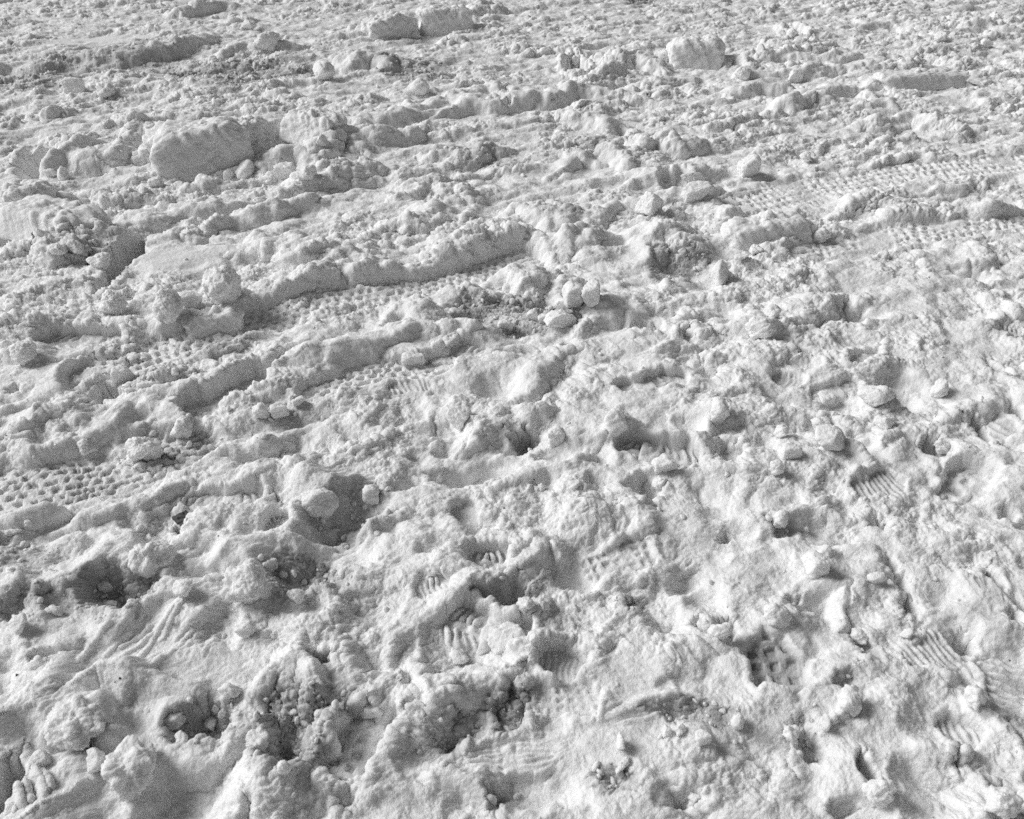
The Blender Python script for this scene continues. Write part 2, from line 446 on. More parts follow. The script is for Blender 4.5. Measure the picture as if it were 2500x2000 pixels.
Pt('C', 1850, 1430, 140, 50, 5)
Rg('C', [(2010,1120,60),(2150,1090,80),(2250,1100,60)])
Pt('C', 1660, 330, 70, 22, 4)
Pt('C', 1930, 990, 60, 30, 4)
Pt('C', 1500, 160, 60, 30, 3)
Rg('C', [(1560,280,40),(1640,250,50),(1760,260,40)])
Rg('C', [(1880,130,40),(1960,120,50),(2060,140,40)])
# --- wheel tracks
track('D', [(560,600),(1100,385),(1700,235),(2156,150),(2500,50),(2750,-10)], .24, 3.0, cell=(.037,.036), relief=.0095)
track('D', [(1700,690),(1900,610),(2100,590),(2300,560)], .13, 2.0, fade=.6)
track('D', [(-150,1230),(250,1150),(650,1090),(980,980)], .23, 3.0, cell=(.036,.030), relief=.010)
track('C', [(700,1100),(1050,990),(1500,920),(1950,880),(2300,840)], .30, 1.2, fade=.45, relief=.010, cell=(.04,.055))
track('C', [(1050,1350),(1500,1270),(1950,1210),(2300,1180)], .22, 1.2, fade=.35, relief=.010, cell=(.042,.036))
for q in (('A',150,430,260,70,.7),('A',650,330,420,70,.6),('B',560,370,220,60,.8),('B',900,830,160,60,.6),('D',870,570,230,70,.8),('D',1150,410,220,50,.6),('D',330,1090,330,110,.6),
          ('D',880,880,220,60,.5),('D',1500,760,300,60,.6),('G',120,150,180,130,.5),('A',520,1370,180,90,.5),('B',1480,800,140,60,.5),('B',1400,1160,200,40,.5)):
    Zn(q[0], q[1], q[2], q[3], q[4], grain=q[5])
# --- middle left
Rg('D', [(1330,170,70),(1450,145,110),(1560,120,130),(1660,55,140),(1750,0,140),(1900,20,150),(2156,5,110),(2300,-20,60)], rough=.4, slope=36, k=.85)
Rg('D', [(980,300,100),(1100,250,150),(1200,235,150),(1300,290,110)], rough=.35)
Rg('D', [(750,300,70),(860,290,120),(960,300,140),(1015,375,90)], rough=.4)
Rg('D', [(470,315,50),(570,270,80),(660,290,90),(690,340,70)])
Rg('D', [(-100,300,80),(0,292,100),(150,252,100),(300,262,90),(480,300,50)])
Rg('D', [(70,435,100),(140,415,130),(200,470,90),(300,468,60),(480,420,60),(600,450,60),(700,452,50)], rough=.5)
Rg('D', [(-50,760,60),(0,740,70),(150,690,80),(300,620,90),(420,550,90),(560,490,70)], rough=.5)
Pt('D', 530, 640, 102, 82, 13, soft=.7, rough=.6)
Pt('D', 40, 655, 60, 28, 5)
Rg('D', [(720,690,60),(870,652,90),(1060,600,130),(1230,560,130),(1420,500,110),(1560,440,90),(1700,382,90),(1900,392,90),(2156,340,80)], rough=.4, slope=44)
Rg('D', [(1490,545,80),(1600,482,140),(1750,460,140),(1850,430,130),(2000,402,110),(2156,360,90)], rough=.35, slope=50)
Pt('D', 1040, 745, 90, 60, 5, soft=.5)
Rg('D', [(80,840,100),(200,760,150),(330,740,150),(450,795,110)], rough=.6)
Rg('D', [(60,960,80),(300,900,130),(500,830,140),(600,782,140),(670,805,90)], rough=.8)
Rg('D', [(670,760,100),(760,700,150),(850,690,160),(950,745,110)], slope=40, rough=.9)
Rg('D', [(-40,985,60),(60,980,70),(150,992,70),(300,1035,50)])
Rg('D', [(670,960,90),(760,932,130),(870,962,130),(910,1060,80)], rough=1.1)
Rg('D', [(920,1030,80),(1000,962,120),(1200,930,120),(1330,900,100),(1480,860,80)], rough=.6)
Rg('D', [(1290,1100,120),(1400,1042,170),(1530,1020,180),(1660,1075,170),(1800,1130,120)], rough=.35, slope=34)
Rg('D', [(1350,900,60),(1500,830,80),(1700,790,90),(1900,800,90),(2050,860,60)], slope=26, rough=1.0)
Pt('D', 1890, 1260, 255, 135, 8, soft=.1, grain=.6)
Pt('D', 970, 1330, 52, 42, 6, soft=.7)
Pt('D', 880, 940, 180, 40, 3, grain=.8)
Rg('D', [(270,1345,80),(420,1292,120),(560,1252,120),(700,1222,110),(900,1150,90)], rough=.5)
Rg('D', [(-80,1300,140),(60,1260,170),(200,1205,180),(270,1225,120)], rough=.2, slope=36, kb=1.2)
Rg('D', [(880,1410,80),(1000,1385,100),(1200,1402,100),(1500,1425,90),(1700,1402,90),(1900,1362,90),(2156,1275,70)], rough=.7, kb=1.6)
# --- middle
Rg('E', [(940,70,60),(1060,5,140),(1160,60,130),(1190,115,60)], rough=.3, slope=60)
Pt('E', 1110, 155, 60, 18, 4)
Pt('E', 1100, 260, 330, 120, 3, grain=1, rough=1.5, soft=.6)
Pt('E', 1395, 295, 30, 60, 8, soft=.6)
Rg('E', [(1330,250,50),(1370,80,70),(1420,60,80)], slope=60)
Rg('E', [(1480,190,40),(1500,110,70),(1530,120,60)], slope=60)
Rg('E', [(420,290,80),(480,212,140),(570,222,140),(630,290,90)], rough=.4)
Rg('E', [(690,210,90),(800,102,160),(870,100,160),(910,170,100)], rough=.5)
Rg('E', [(290,425,90),(480,332,150),(700,300,140),(840,330,100)], rough=.45, slope=40)
Rg('E', [(1480,320,90),(1590,202,160),(1660,190,160),(1750,275,120)], rough=.5)
Pt('E', 1800, 345, 85, 40, 6, soft=.5)
Rg('E', [(1730,395,50),(1850,340,70),(1960,290,80),(2020,275,60)])
Rg('E', [(1020,735,80),(1150,622,120),(1230,560,130),(1290,500,110)], rough=.35)
Rg('E', [(840,910,100),(960,842,160),(1100,800,160),(1250,722,120)], rough=.45)
Pt('E', 740, 850, 115, 130, 6, soft=.1)
Pt('E', 1150, 905, 100, 45, 5, grain=1)
Rg('E', [(1240,875,60),(1320,850,90),(1390,862,70)], rough=.5)
Rg('E', [(1480,960,60),(1560,850,90),(1640,800,100),(1720,900,60)], rough=.7)
Rg('E', [(1820,945,70),(1900,892,120),(2060,905,120),(2110,960,60)], rough=.2, slope=40)
Pt('E', 1760, 1150, 115, 82, 8, soft=.45)
Pt('E', 880, 1060, 210, 62, 5, soft=.3)
Rg('E', [(640,1015,30),(800,1030,40),(900,1010,40),(1010,980,30)], slope=35)
Pt('E', 590, 1110, 85, 50, 6)
Pt('E', 1185, 1135, 26, 16, 3)
Rg('E', [(980,1160,50),(1120,1090,80),(1320,1030,90),(1480,980,70)], rough=.5)
Pt('E', 1560, 1270, 110, 45, 3)
Rg('E', [(1250,440,60),(1330,470,60),(1450,450,50)])
# --- middle right
Rg('F', [(930,310,100),(1050,200,170),(1170,150,190),(1195,140,150)], rough=.4, slope=56)
Pt('F', 1250, 245, 125, 62, 5, soft=.4)
Pt('F', 1090, 335, 60, 24, 5)
Rg('F', [(640,330,80),(720,290,130),(800,330,130),(815,380,80)], rough=.4)
Pt('F', 390, 380, 55, 50, 5)
Pt('F', 170, 345, 60, 30, 5)
Pt('F', 520, 570, 110, 50, 4, soft=.2)
Pt('F', 2035, 535, 55, 50, 8, soft=.6)
Pt('F', 1590, 690, 70, 85, 7)
Rg('F', [(1740,830,60),(1850,770,90),(1950,720,100),(2060,660,100),(2200,640,70)], rough=.4)
Pt('F', 1965, 860, 65, 80, 7, soft=.5)
Pt('F', 2140, 760, 60, 60, 6)
Pt('F', 1725, 965, 85, 75, 7, soft=.5, grain=.8)
Pt('F', 615, 980, 105, 62, 6, soft=.4)
Pt('F', 1330, 960, 85, 62, 6)
Rg('F', [(1390,930,60),(1500,832,90),(1640,862,90),(1680,920,60)], rough=.5)
Rg('F', [(1040,930,40),(1130,880,70),(1240,862,80)], slope=60)
Pt('F', 910, 1370, 110, 85, 4, soft=.4, grain=.7)
Pt('F', 2140, 1280, 60, 40, 7)
Rg('F', [(500,900,60),(530,790,90),(570,720,90)], rough=.4)
Rg('F', [(1770,1110,60),(1860,1050,100),(1990,1080,80)], rough=.3)
Pt('F', 1390, 1330, 70, 50, 5)
Pt('F', 540, 1390, 60, 30, 5)
Rg('F', [(180,460,60),(300,420,80),(350,330,80)], rough=.5)
Rg('F', [(1960,330,60),(2060,260,70),(2140,240,60)])
# --- lower left
Rg('G', [(230,300,100),(350,202,180),(450,130,190),(560,78,180),(650,-10,140)], rough=.3, slope=42)
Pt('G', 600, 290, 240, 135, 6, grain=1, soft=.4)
Pt('G', 60, 400, 130, 110, 6, grain=.8)
Pt('G', 830, 20, 70, 50, 5)
Rg('G', [(1040,110,90),(1150,50,140),(1290,80,140),(1330,160,80)], rough=.4)
Pt('G', 1600, 190, 240, 125, 5, grain=1, soft=.3)
Rg('G', [(190,630,60),(250,580,110),(345,560,100)])
Pt('G', 190, 690, 70, 45, 6)
Rg('G', [(-80,670,70),(0,650,90),(80,640,100),(170,695,80)])
Rg('G', [(270,890,140),(400,800,230),(480,722,260),(560,732,260),(700,730,250),(850,760,220),(1000,800,180),(1180,812,120)], rough=.4, slope=36, kb=1.3)
Rg('G', [(260,1010,180),(330,925,230),(440,900,240),(560,985,200)], rough=.3, slope=50, kb=1.3)
Rg('G', [(-60,1000,200),(0,985,220),(120,920,240),(270,985,180)], rough=.35, slope=44)
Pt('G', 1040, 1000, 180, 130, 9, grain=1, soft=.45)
Rg('G', [(1270,850,180),(1380,730,230),(1500,625,260),(1560,600,260),(1640,682,230),(1700,750,160)], rough=.3, slope=33, kb=1.4)
Rg('G', [(1230,900,60),(1205,1000,80),(1120,1095,60)], slope=60)
Rg('G', [(760,1280,100),(880,1162,160),(1050,1100,150),(1180,1105,130)], rough=.6)
Pt('G', 20, 1330, 90, 170, 14, soft=.6, rough=.1)
Rg('G', [(80,1490,90),(200,1420,120),(400,1350,120),(540,1270,80)], rough=.4)
for q in ((60,1200,130,1430,.010),(190,1240,260,1390,.012),(150,1330,170,1420,.006),(245,1280,290,1360,.006)): scratch('G', (q[2],q[3]), (q[0],q[1]), q[4], .014)
Pt('G', 1540, 1080, 240, 260, 6, grain=1, soft=.3)
Pt('G', 1780, 870, 110, 60, 4, grain=1)
Pt('G', 1710, 630, 85, 52, 9, soft=.4, grain=.7)
Rg('G', [(1230,1560,120),(1255,1340,200),(1350,1282,220),(1405,1345,200),(1390,1500,120)], rough=.4, slope=60)
for q in ((400,690,570,500),(540,740,800,540),(700,730,810,560),(740,740,830,650),(800,560,960,395),(850,560,1000,370),(800,760,960,590),(640,600,780,500),(930,560,1060,450),(560,640,680,520),(860,680,1010,520)):
    scratch('G', q[:2], q[2:], .010, .006)
Zn('G', 680, 640, 240, 90, rough=.35)
for q in (('G',590,300,250,140,.9),('G',1600,200,260,130,.9),('G',1050,1010,190,140,.9),('G',1540,1080,260,280,.8),('G',90,420,170,120,.8),('G',1760,850,150,80,.8),('H',1040,920,130,150,.8),('H',760,1030,150,100,.8),('H',1080,320,190,90,.8),('D',1890,1260,270,150,.7)):
    Zn(q[0], q[1], q[2], q[3], q[4], grain=q[5], rough=1.0)
# --- lower middle
Rg('H', [(680,410,100),(760,312,160),(880,250,170),(1000,230,150),(1120,170,110),(1230,70,90)], rough=.22, slope=36)
Pt('H', 1080, 330, 180, 85, 5, grain=1, soft=.4)
Rg('H', [(590,850,90),(640,812,150),(740,842,160),(880,722,190),(940,690,190),(1040,682,120)], rough=.35, slope=42)
Pt('H', 1030, 920, 115, 140, 5, grain=1, soft=.5)
Pt('H', 760, 1030, 130, 90, 6, grain=.7)
Pt('H', 720, 745, 100, 62, 6)
Rg('H', [(1620,960,80),(1750,872,150),(1850,822,160),(1960,865,100)], rough=.35, slope=30)
Pt('H', 1960, 930, 230, 80, 3.5, grain=1, soft=.05)
Rg('H', [(690,1260,120),(800,1232,190),(880,1282,190),(915,1370,120)], rough=.35, slope=50)
Pt('H', 980, 1410, 90, 110, 4, grain=.8, soft=.1)
Pt('H', 1740, 360, 45, 55, 6)
Pt('H', 2080, 500, 60, 60, 6)
Pt('H', 1900, 500, 120, 70, 2.5, soft=.2)
Pt('H', 60, 640, 110, 60, 6, grain=.7)
Pt('H', 90, 170, 140, 80, 4, grain=1)
Pt('H', 230, 1420, 60, 80, 4)
Rg('H', [(480,1000,50),(540,860,90),(560,820,80)], rough=.5)
# --- lower right
Pt('I', 930, 335, 75, 24, 6, soft=.5)
Rg('I', [(870,380,40),(1000,290,90),(1100,240,110),(1210,255,70)], rough=.2, slope=40)
Rg('I', [(1090,110,60),(1200,32,110),(1300,50,120),(1370,120,80)], rough=.5)
Rg('I', [(1180,480,40),(1240,300,60),(1230,240,60)], rough=.2, slope=30)
Pt('I', 1470, 180, 80, 60, 5); Pt('I', 1580, 370, 70, 60, 6); Pt('I', 1530, 260, 60, 60, 5)
Pt('I', 600, 490, 70, 55, 6, soft=.5)
Pt('I', 2030, 250, 62, 78, 7, soft=.55); Pt('I', 1865, 530, 65, 62, 6, soft=.5); Pt('I', 2090, 420, 80, 42, 5)
Pt('I', 1340, 610, 95, 120, 4, grain=1)
Pt('I', 1230, 800, 80, 60, 3, grain=.8)
Pt('I', 1010, 1040, 105, 150, 3.5, grain=.8, soft=.4)
Pt('I', 1350, 1250, 65, 115, 7, soft=.4)
Pt('I', 2100, 1360, 90, 110, 7)
Pt('I', 1850, 1180, 60, 60, 4)
Pt('I', 350, 1400, 120, 90, 5)
Pt('I', 1200, 1420, 80, 60, 4)
Rg('I', [(880,960,40),(890,1130,50),(930,1200,40)], slope=60)
Rg('I', [(1200,940,60),(1240,870,80),(1290,880,60)], rough=.4)
Rg('I', [(360,510,60),(480,540,80),(560,600,60)], rough=.5)
Rg('I', [(1960,1480,80),(2000,1410,110),(2080,1440,80)])
Pt('I', 2150, 1060, 40, 120, 6)
# --- boot prints
sole('D', (690,390), (190,405), .105, 3.0, 'rays', n=10)
sole('D', (930,800), (1440,620), .105, 3.0, 'rays', n=10)
sole('D', (1390,1210), (990,1260), .105, 2.5, 'rays', n=10)
sole('D', (1120,520), (1360,470), .09, 2.0, 'rays', n=6)
sole('D', (1385,1350), (1560,1370), .085, 2.6, 'star', 'oval', n=9)
sole('E', (1200,490), (720,470), .108, 1.6, 'rays', n=11)
sole('E', (420,670), (640,630), .07, 1.0, 'bars', n=8)
sole('E', (1600,960), (2070,1060), .115, 3.0, 'rays', n=10, relief=.017, greying=.4)
sole('E', (740,1290), (910,1290), .09, 1.6, 'none', 'oval')
sole('E', (1620,680), (2000,610), .09, 1.2, 'rays', n=9)
sole('F', (1230,560), (1370,470), .08, 2.2, 'bars', 'oval', n=6, relief=.008)
sole('F', (820,600), (1000,640), .08, 2.0, 'bars', 'oval', n=6)
sole('F', (1040,690), (1290,660), .09, 1.8, 'rays', n=6)
sole('F', (1760,1250), (1960,1110), .125, 3.2, 'lug', 'oval', n=4, relief=.011)
sole('F', (1250,1200), (1500,1120), .10, 1.2, 'bars', n=9)
sole('F', (1950,930), (2120,830), .08, 1.5, 'bars', 'oval', n=5)
sole('F', (2000,330), (2156,360), .08, 1.5, 'bars', n=6)
sole('H', (810,150), (1060,165), .11, 2.8, 'rays', 'oval', n=6, arch=False, relief=.017, greying=.4)
sole('H', (560,310), (760,270), .07, 0.8, 'bars', n=7)
sole('H', (1170,560), (720,470), .115, 2.4, 'rays', n=10, relief=.017)
sole('H', (1200,690), (1480,680), .09, 1.8, 'bars', 'oval', n=7)
sole('H', (1120,880), (1560,850), .11, 1.2, 'lug', n=7, relief=.009)
sole('H', (1060,1265), (1060,1085), .165, 1.2, 'rays', 'oval', n=6, arch=False, relief=.010, greying=.1)
Pt('H', 1590, 1325, 150, 100, 2.2, grain=.9, soft=.1)
sole('H', (190,1350), (380,950), .13, 3.0, 'lug', n=5, relief=.014)
sole('H', (1450,170), (1830,90), .11, 1.4, 'lug', n=7, relief=.009)
sole('I', (905,895), (800,575), .125, 3.0, 'lug', 'oval', n=4.4, relief=.014, greying=.9, floor_rough=.08)
sole('I', (2060,960), (2080,660), .10, 2.4, 'bars', n=8, relief=.016, greying=.4)
sole('I', (1700,1070), (1930,1080), .085, 3.2, 'bars', 'oval', n=5, relief=.012)
sole('I', (1560,680), (1820,590), .09, 1.0, 'bars', n=8)
# ------------------------------------------------------------------ put the sheet together
a0, a1 = ground(*px('D', 1100, 380)), ground(*px('E', 500, 140))
TA = math.atan2(a1[1] - a0[1], a1[0] - a0[0])             # the direction the wheels rolled in
al, ac = X * math.cos(TA) + Y * math.sin(TA), -X * math.sin(TA) + Y * math.cos(TA)
zone_far = sstep(1.7, 3.0, Y - 0.25 * X)
BASE = 0.014 * fbm(X / 0.8, Y / 0.6, 61, 2) + (0.019 - 0.009 * zone_far) * fbm(XW / 0.22, YW / 0.17, 63, 2) * np.clip(RGH, .3, 1) + (0.013 - 0.005 * zone_far) * fbm(XW / 0.085, YW / 0.075, 64, 2) * np.clip(RGH, .15, 1)
st = vnoise(al / 0.55, ac / 0.085, 65) + 0.6 * vnoise(al / 0.3, ac / 0.045, 66)
BASE = BASE + zone_far * 0.015 * st * np.clip(RGH, 0.2, 1)
BASE *= sstep(60, 20, Y)
# older, half filled foot steps everywhere people walked
dim = np.maximum(lumps(XW, YW, 0.21, 67, 0.62, 0.28, 0.62, 0.0, 1.1), lumps(XW + .4, YW - .7, 0.13, 68, 0.5, 0.25, 0.6, 0.0, 1.1))
BASE = BASE - 0.36 * dim * (1 - 0.6 * zone_far) * (1 - TRM) * sstep(20, 8, Y)
RID = RID * (1 - 0.92 * TRM) * (1 - CUT)
Z = (BASE + RID - PIT + TRD).astype(np.float32)
def normals(X, Y, Z):
    P = np.stack([X, Y, Z], -1)
    du = np.gradient(P, axis=1); dv = np.gradient(P, axis=0)
    N = np.cross(du, dv)
    return N / (np.linalg.norm(N, axis=-1, keepdims=True) + 1e-12)
N = normals(X, Y, Z)
N[..., 2] += 0.8
N /= np.linalg.norm(N, axis=-1, keepdims=True)
QX, QY = XW + 0.25 * Z, YW + 0.85 * Z
patch = 0.40 + 0.95 * sstep(-0.55, 0.7, vnoise(X / 0.21, Y / 0.19, 71) + 0.5 * vnoise(X / 0.08, Y / 0.08, 72))
r_ = (RGH * patch).astype(np.float32)
g_ = np.maximum(GRN, 0)
r_ = r_ * (0.62 + 0.14 * sstep(1.5, 3.2, Y) + 0.06 * sstep(3.5, 6.0, Y)) * (1 + 0.4 * sstep(3, 5, Y) * (vnoise(al / 1.1, ac / 0.16, 73) - 0.1))
ca, sa = math.cos(TA), math.sin(TA)
SX, SY = (QX * ca + QY * sa) * 0.72, (-QX * sa + QY * ca) * 1.25        # crumbs lie stretched along the ruts far out
wf = sstep(2.0, 4.0, Y)
LX, LY = QX * (1 - wf) + SX * wf, QY * (1 - wf) + SY * wf
LX = LX + 0.0065 * vnoise(QX / 0.019, QY / 0.019, 121) + 0.0035 * vnoise(QX / 0.008, QY / 0.008, 122) + 0.0014 * vnoise(QX / 0.0035, QY / 0.0035, 125)
LY = LY + 0.0065 * vnoise(QX / 0.019, QY / 0.019, 123) + 0.0035 * vnoise(QX / 0.008, QY / 0.008, 124) + 0.0014 * vnoise(QX / 0.0035, QY / 0.0035, 126)
D = r_ * 0.30 * lumps(LX, LY, 0.085, 81, 0.34, 0.20, 0.65, 0.3, 0.75)
D = np.maximum(D, 0.6 * D + r_ * 0.20 * lumps(LX, LY, 0.046, 84, 0.72, 0.30, 0.85, 0.3, 0.8))
D = D + r_ * 0.17 * lumps(LX + 0.4 * D, LY - 0.4 * D, 0.021, 87, 0.75, 0.28, 0.75, 0.3, 0.7)
def billow(f, seed, ang):
    c, s = math.cos(ang), math.sin(ang)
    return np.abs(vnoise((LX * c - LY * s) / f, (LX * s + LY * c) / f, seed))
D = D + r_ * (0.55 + 0.45 * zone_far) * (0.018 * billow(0.075, 101, .4) + 0.012 * billow(0.036, 102, 1.1) + 0.009 * billow(0.017, 103, 1.9))
D = D + (0.15 + 0.55 * r_ + 0.5 * g_) * 0.0055 * billow(0.0085, 104, 2.6)
D = D + (0.05 + 0.20 * r_ + 0.40 * g_) * lumps(LX - 0.3 * D, LY, 0.0095, 90, 0.70, 0.25, 0.7, 0.3, 0.6)
D = D + (0.25 + 0.45 * r_) * 0.0018 * vnoise(QX / 0.0045, QY / 0.0045, 93)
D = D + (0.25 + 0.75 * r_) * 0.0030 * fbm(QX / 0.024, QY / 0.024, 95, 2)
flk = r_ * (0.35 + 0.65 * sstep(-0.3, 0.5, vnoise(X / 0.15 + 9, Y / 0.13, 74)))
D = D + flk * (0.34 * chips(LX + .01, LY, 0.060, 131, 0.40, .25, .62) + 0.46 * chips(LX, LY + .02, 0.030, 132, 0.55, .25, .66) + 0.55 * chips(LX + .03, LY, 0.0145, 133, 0.65, .25, .7))
D = D + (0.4 + 0.6 * r_) * (0.0017 * vnoise(QX / 0.0065, QY / 0.0065, 97) + 0.0014 * (h2(np.floor(QX / 0.0021).astype(np.int32), np.floor(QY / 0.0021).astype(np.int32), 98) - 0.5))
D = np.where(Y > 40, 0, D)
VX, VY, VZ = X + N[..., 0] * D, Y + N[..., 1] * D, Z + N[..., 2] * D

def grid_mesh(name, VX, VY, VZ):
    R, C = VX.shape
    me = bpy.data.meshes.new(name)
    me.vertices.add(R * C)
    me.vertices.foreach_set('co', np.stack([VX, VY, VZ], -1).astype(np.float32).ravel())
    i = (np.arange(R - 1)[:, None] * C + np.arange(C - 1)[None, :]).ravel().astype(np.int32)
    q = np.stack([i, i + 1, i + C + 1, i + C], -1).ravel()
    n = len(i)
    me.loops.add(n * 4)
    me.loops.foreach_set('vertex_index', q)
    me.polygons.add(n)
    me.polygons.foreach_set('loop_start', np.arange(0, n * 4, 4, dtype=np.int32))
    me.polygons.foreach_set('use_smooth', np.ones(n, bool))
    me.update(calc_edges=True)
    return me
def tri_mesh(name, V, T, smooth=True):
    me = bpy.data.meshes.new(name)
    me.vertices.add(len(V)); me.vertices.foreach_set('co', np.asarray(V, np.float32).ravel())
    n = len(T)
    me.loops.add(n * 3); me.loops.foreach_set('vertex_index', np.asarray(T, np.int32).ravel())
    me.polygons.add(n); me.polygons.foreach_set('loop_start', np.arange(0, n * 3, 3, dtype=np.int32))
    me.polygons.foreach_set('use_smooth', np.full(n, smooth, bool))
    me.update(calc_edges=True)
    return me
def link(name, me, mat, label=None, cat=None, group=None, kind=None):
    o = bpy.data.objects.new(name, me)
    COL.objects.link(o)
    if mat: me.materials.append(mat)
    if label: o['label'] = label
    if cat: o['category'] = cat
    if group: o['group'] = group
    if kind: o['kind'] = kind
    return o

# ------------------------------------------------------------------ materials
def snow_material(name, tone=0.88, sss=0.75, rad=0.016, patches=()):
    m = bpy.data.materials.new(name); m.use_nodes = True
    nt = m.node_tree; b = nt.nodes['Principled BSDF']
    tc = nt.nodes.new('ShaderNodeTexCoord')
    n1 = nt.nodes.new('ShaderNodeTexNoise'); n1.inputs['Scale'].default_value = 9; n1.inputs['Detail'].default_value = 5
    nt.links.new(tc.outputs['Object'], n1.inputs['Vector'])
    cr = nt.nodes.new('ShaderNodeMapRange')
    cr.inputs['From Min'].default_value = 0.3; cr.inputs['From Max'].default_value = 0.7
    cr.inputs['To Min'].default_value = tone - 0.05; cr.inputs['To Max'].default_value = tone + 0.03
    nt.links.new(n1.outputs['Fac'], cr.inputs['Value'])
    at = nt.nodes.new('ShaderNodeAttribute'); at.attribute_name = 'grey_amount'
    sl = nt.nodes.new('ShaderNodeMath'); sl.operation = 'MULTIPLY_ADD'; sl.inputs[1].default_value = -0.52; sl.inputs[2].default_value = 1.0  # base colour gets darker as the attribute rises
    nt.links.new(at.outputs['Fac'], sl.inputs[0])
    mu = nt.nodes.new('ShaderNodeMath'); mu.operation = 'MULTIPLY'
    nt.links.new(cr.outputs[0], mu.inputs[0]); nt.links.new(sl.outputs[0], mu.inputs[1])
    nt.links.new(mu.outputs[0], b.inputs['Base Color'])
    # single ice crystals lie flat enough to glint
    vg = nt.nodes.new('ShaderNodeTexVoronoi'); vg.inputs['Scale'].default_value = 300
    nt.links.new(tc.outputs['Object'], vg.inputs['Vector'])
    sp = nt.nodes.new('ShaderNodeSeparateColor'); nt.links.new(vg.outputs['Color'], sp.inputs[0])
    gl = nt.nodes.new('ShaderNodeMapRange'); gl.inputs['From Min'].default_value = 0.93; gl.inputs['From Max'].default_value = 0.99
    gl.inputs['To Min'].default_value = 0.6; gl.inputs['To Max'].default_value = 0.16
    nt.links.new(sp.outputs[0], gl.inputs['Value']); nt.links.new(gl.outputs[0], b.inputs['Roughness'])
    b.inputs['Specular IOR Level'].default_value = 0.35
    b.inputs['Subsurface Weight'].default_value = sss
    b.inputs['Subsurface Radius'].default_value = (1, 1, 1)
    b.inputs['Subsurface Scale'].default_value = rad
    # ice grains: fine crystals in the relief
    v = nt.nodes.new('ShaderNodeTexVoronoi'); v.inputs['Scale'].default_value = 420
    n2 = nt.nodes.new('ShaderNodeTexNoise'); n2.inputs['Scale'].default_value = 130; n2.inputs['Detail'].default_value = 6
    ad = nt.nodes.new('ShaderNodeMath'); ad.operation = 'MULTIPLY_ADD'; ad.inputs[1].default_value = 0.6
    nt.links.new(tc.outputs['Object'], v.inputs['Vector']); nt.links.new(tc.outputs['Object'], n2.inputs['Vector'])
    nt.links.new(v.outputs['Distance'], ad.inputs[0]); nt.links.new(n2.outputs['Fac'], ad.inputs[2])
    bp = nt.nodes.new('ShaderNodeBump'); bp.inputs['Strength'].default_value = 1.0; bp.inputs['Distance'].default_value = 0.0030
    nt.links.new(ad.outputs[0], bp.inputs['Height']); nt.links.new(bp.outputs[0], b.inputs['Normal'])
    return m
SNOW = snow_material('trampled_snow')
CLOD = snow_material('packed_snow', 0.89)
ICE = bpy.data.materials.new('clear_ice'); ICE.use_nodes = True
_b = ICE.node_tree.nodes['Principled BSDF']
_b.inputs['Base Color'].default_value = (0.9, 0.9, 0.9, 1); _b.inputs['Roughness'].default_value = 0.28
_b.inputs['IOR'].default_value = 1.31; _b.inputs['Transmission Weight'].default_value = 0.35
def plain(name, v, rough=0.8):
    m = bpy.data.materials.new(name); m.use_nodes = True
    nt = m.node_tree; b = nt.nodes['Principled BSDF']
    n = nt.nodes.new('ShaderNodeTexNoise'); n.inputs['Scale'].default_value = 300
    r = nt.nodes.new('ShaderNodeMapRange'); r.inputs['To Min'].default_value = v * 0.5; r.inputs['To Max'].default_value = v * 1.5
    nt.links.new(n.outputs['Fac'], r.inputs['Value']); nt.links.new(r.outputs[0], b.inputs['Base Color'])
    b.inputs['Roughness'].default_value = rough
    return m
DIRT = plain('dark_grit', 0.03)
ROAD = plain('bare_asphalt', 0.06)

gm = grid_mesh('snow_ground', VX, VY, VZ)
# greyer base colour over the granular zones and print floors, varied by noise
grey_amount = np.clip(np.maximum(GRY, GRN) * (0.75 + 0.5 * vnoise(X / 0.05, Y / 0.05, 111)), 0, 1)
gm.attributes.new('grey_amount', 'FLOAT', 'POINT').data.foreach_set('value', grey_amount.astype(np.float32).ravel())
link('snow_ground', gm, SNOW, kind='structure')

# ------------------------------------------------------------------ finding the sheet under a pixel
lyr = np.log(yr - yr[0] + 1.0)
def zat(x, y):
    i = np.clip(np.searchsorted(yr, y), 1, len(yr) - 2)
    c = x / halfwidth(y)
    j = np.clip(np.searchsorted(cc, c), 1, len(cc) - 2)
    return VZ[i, j]
def hit(u, v):
    d = ray(u, v)
    ts = np.linspace(0.8, 1.35, 1500) * (CAM_H / -d[2])
    ts = ts[ts > 0.3]
    x, y, z = d[0] * ts, d[1] * ts, CAM_H + d[2] * ts
    below = z < zat(x, y)
    k = int(np.argmax(below)) if below.any() else len(ts) - 1
    return np.array([x[k], y[k], z[k]])

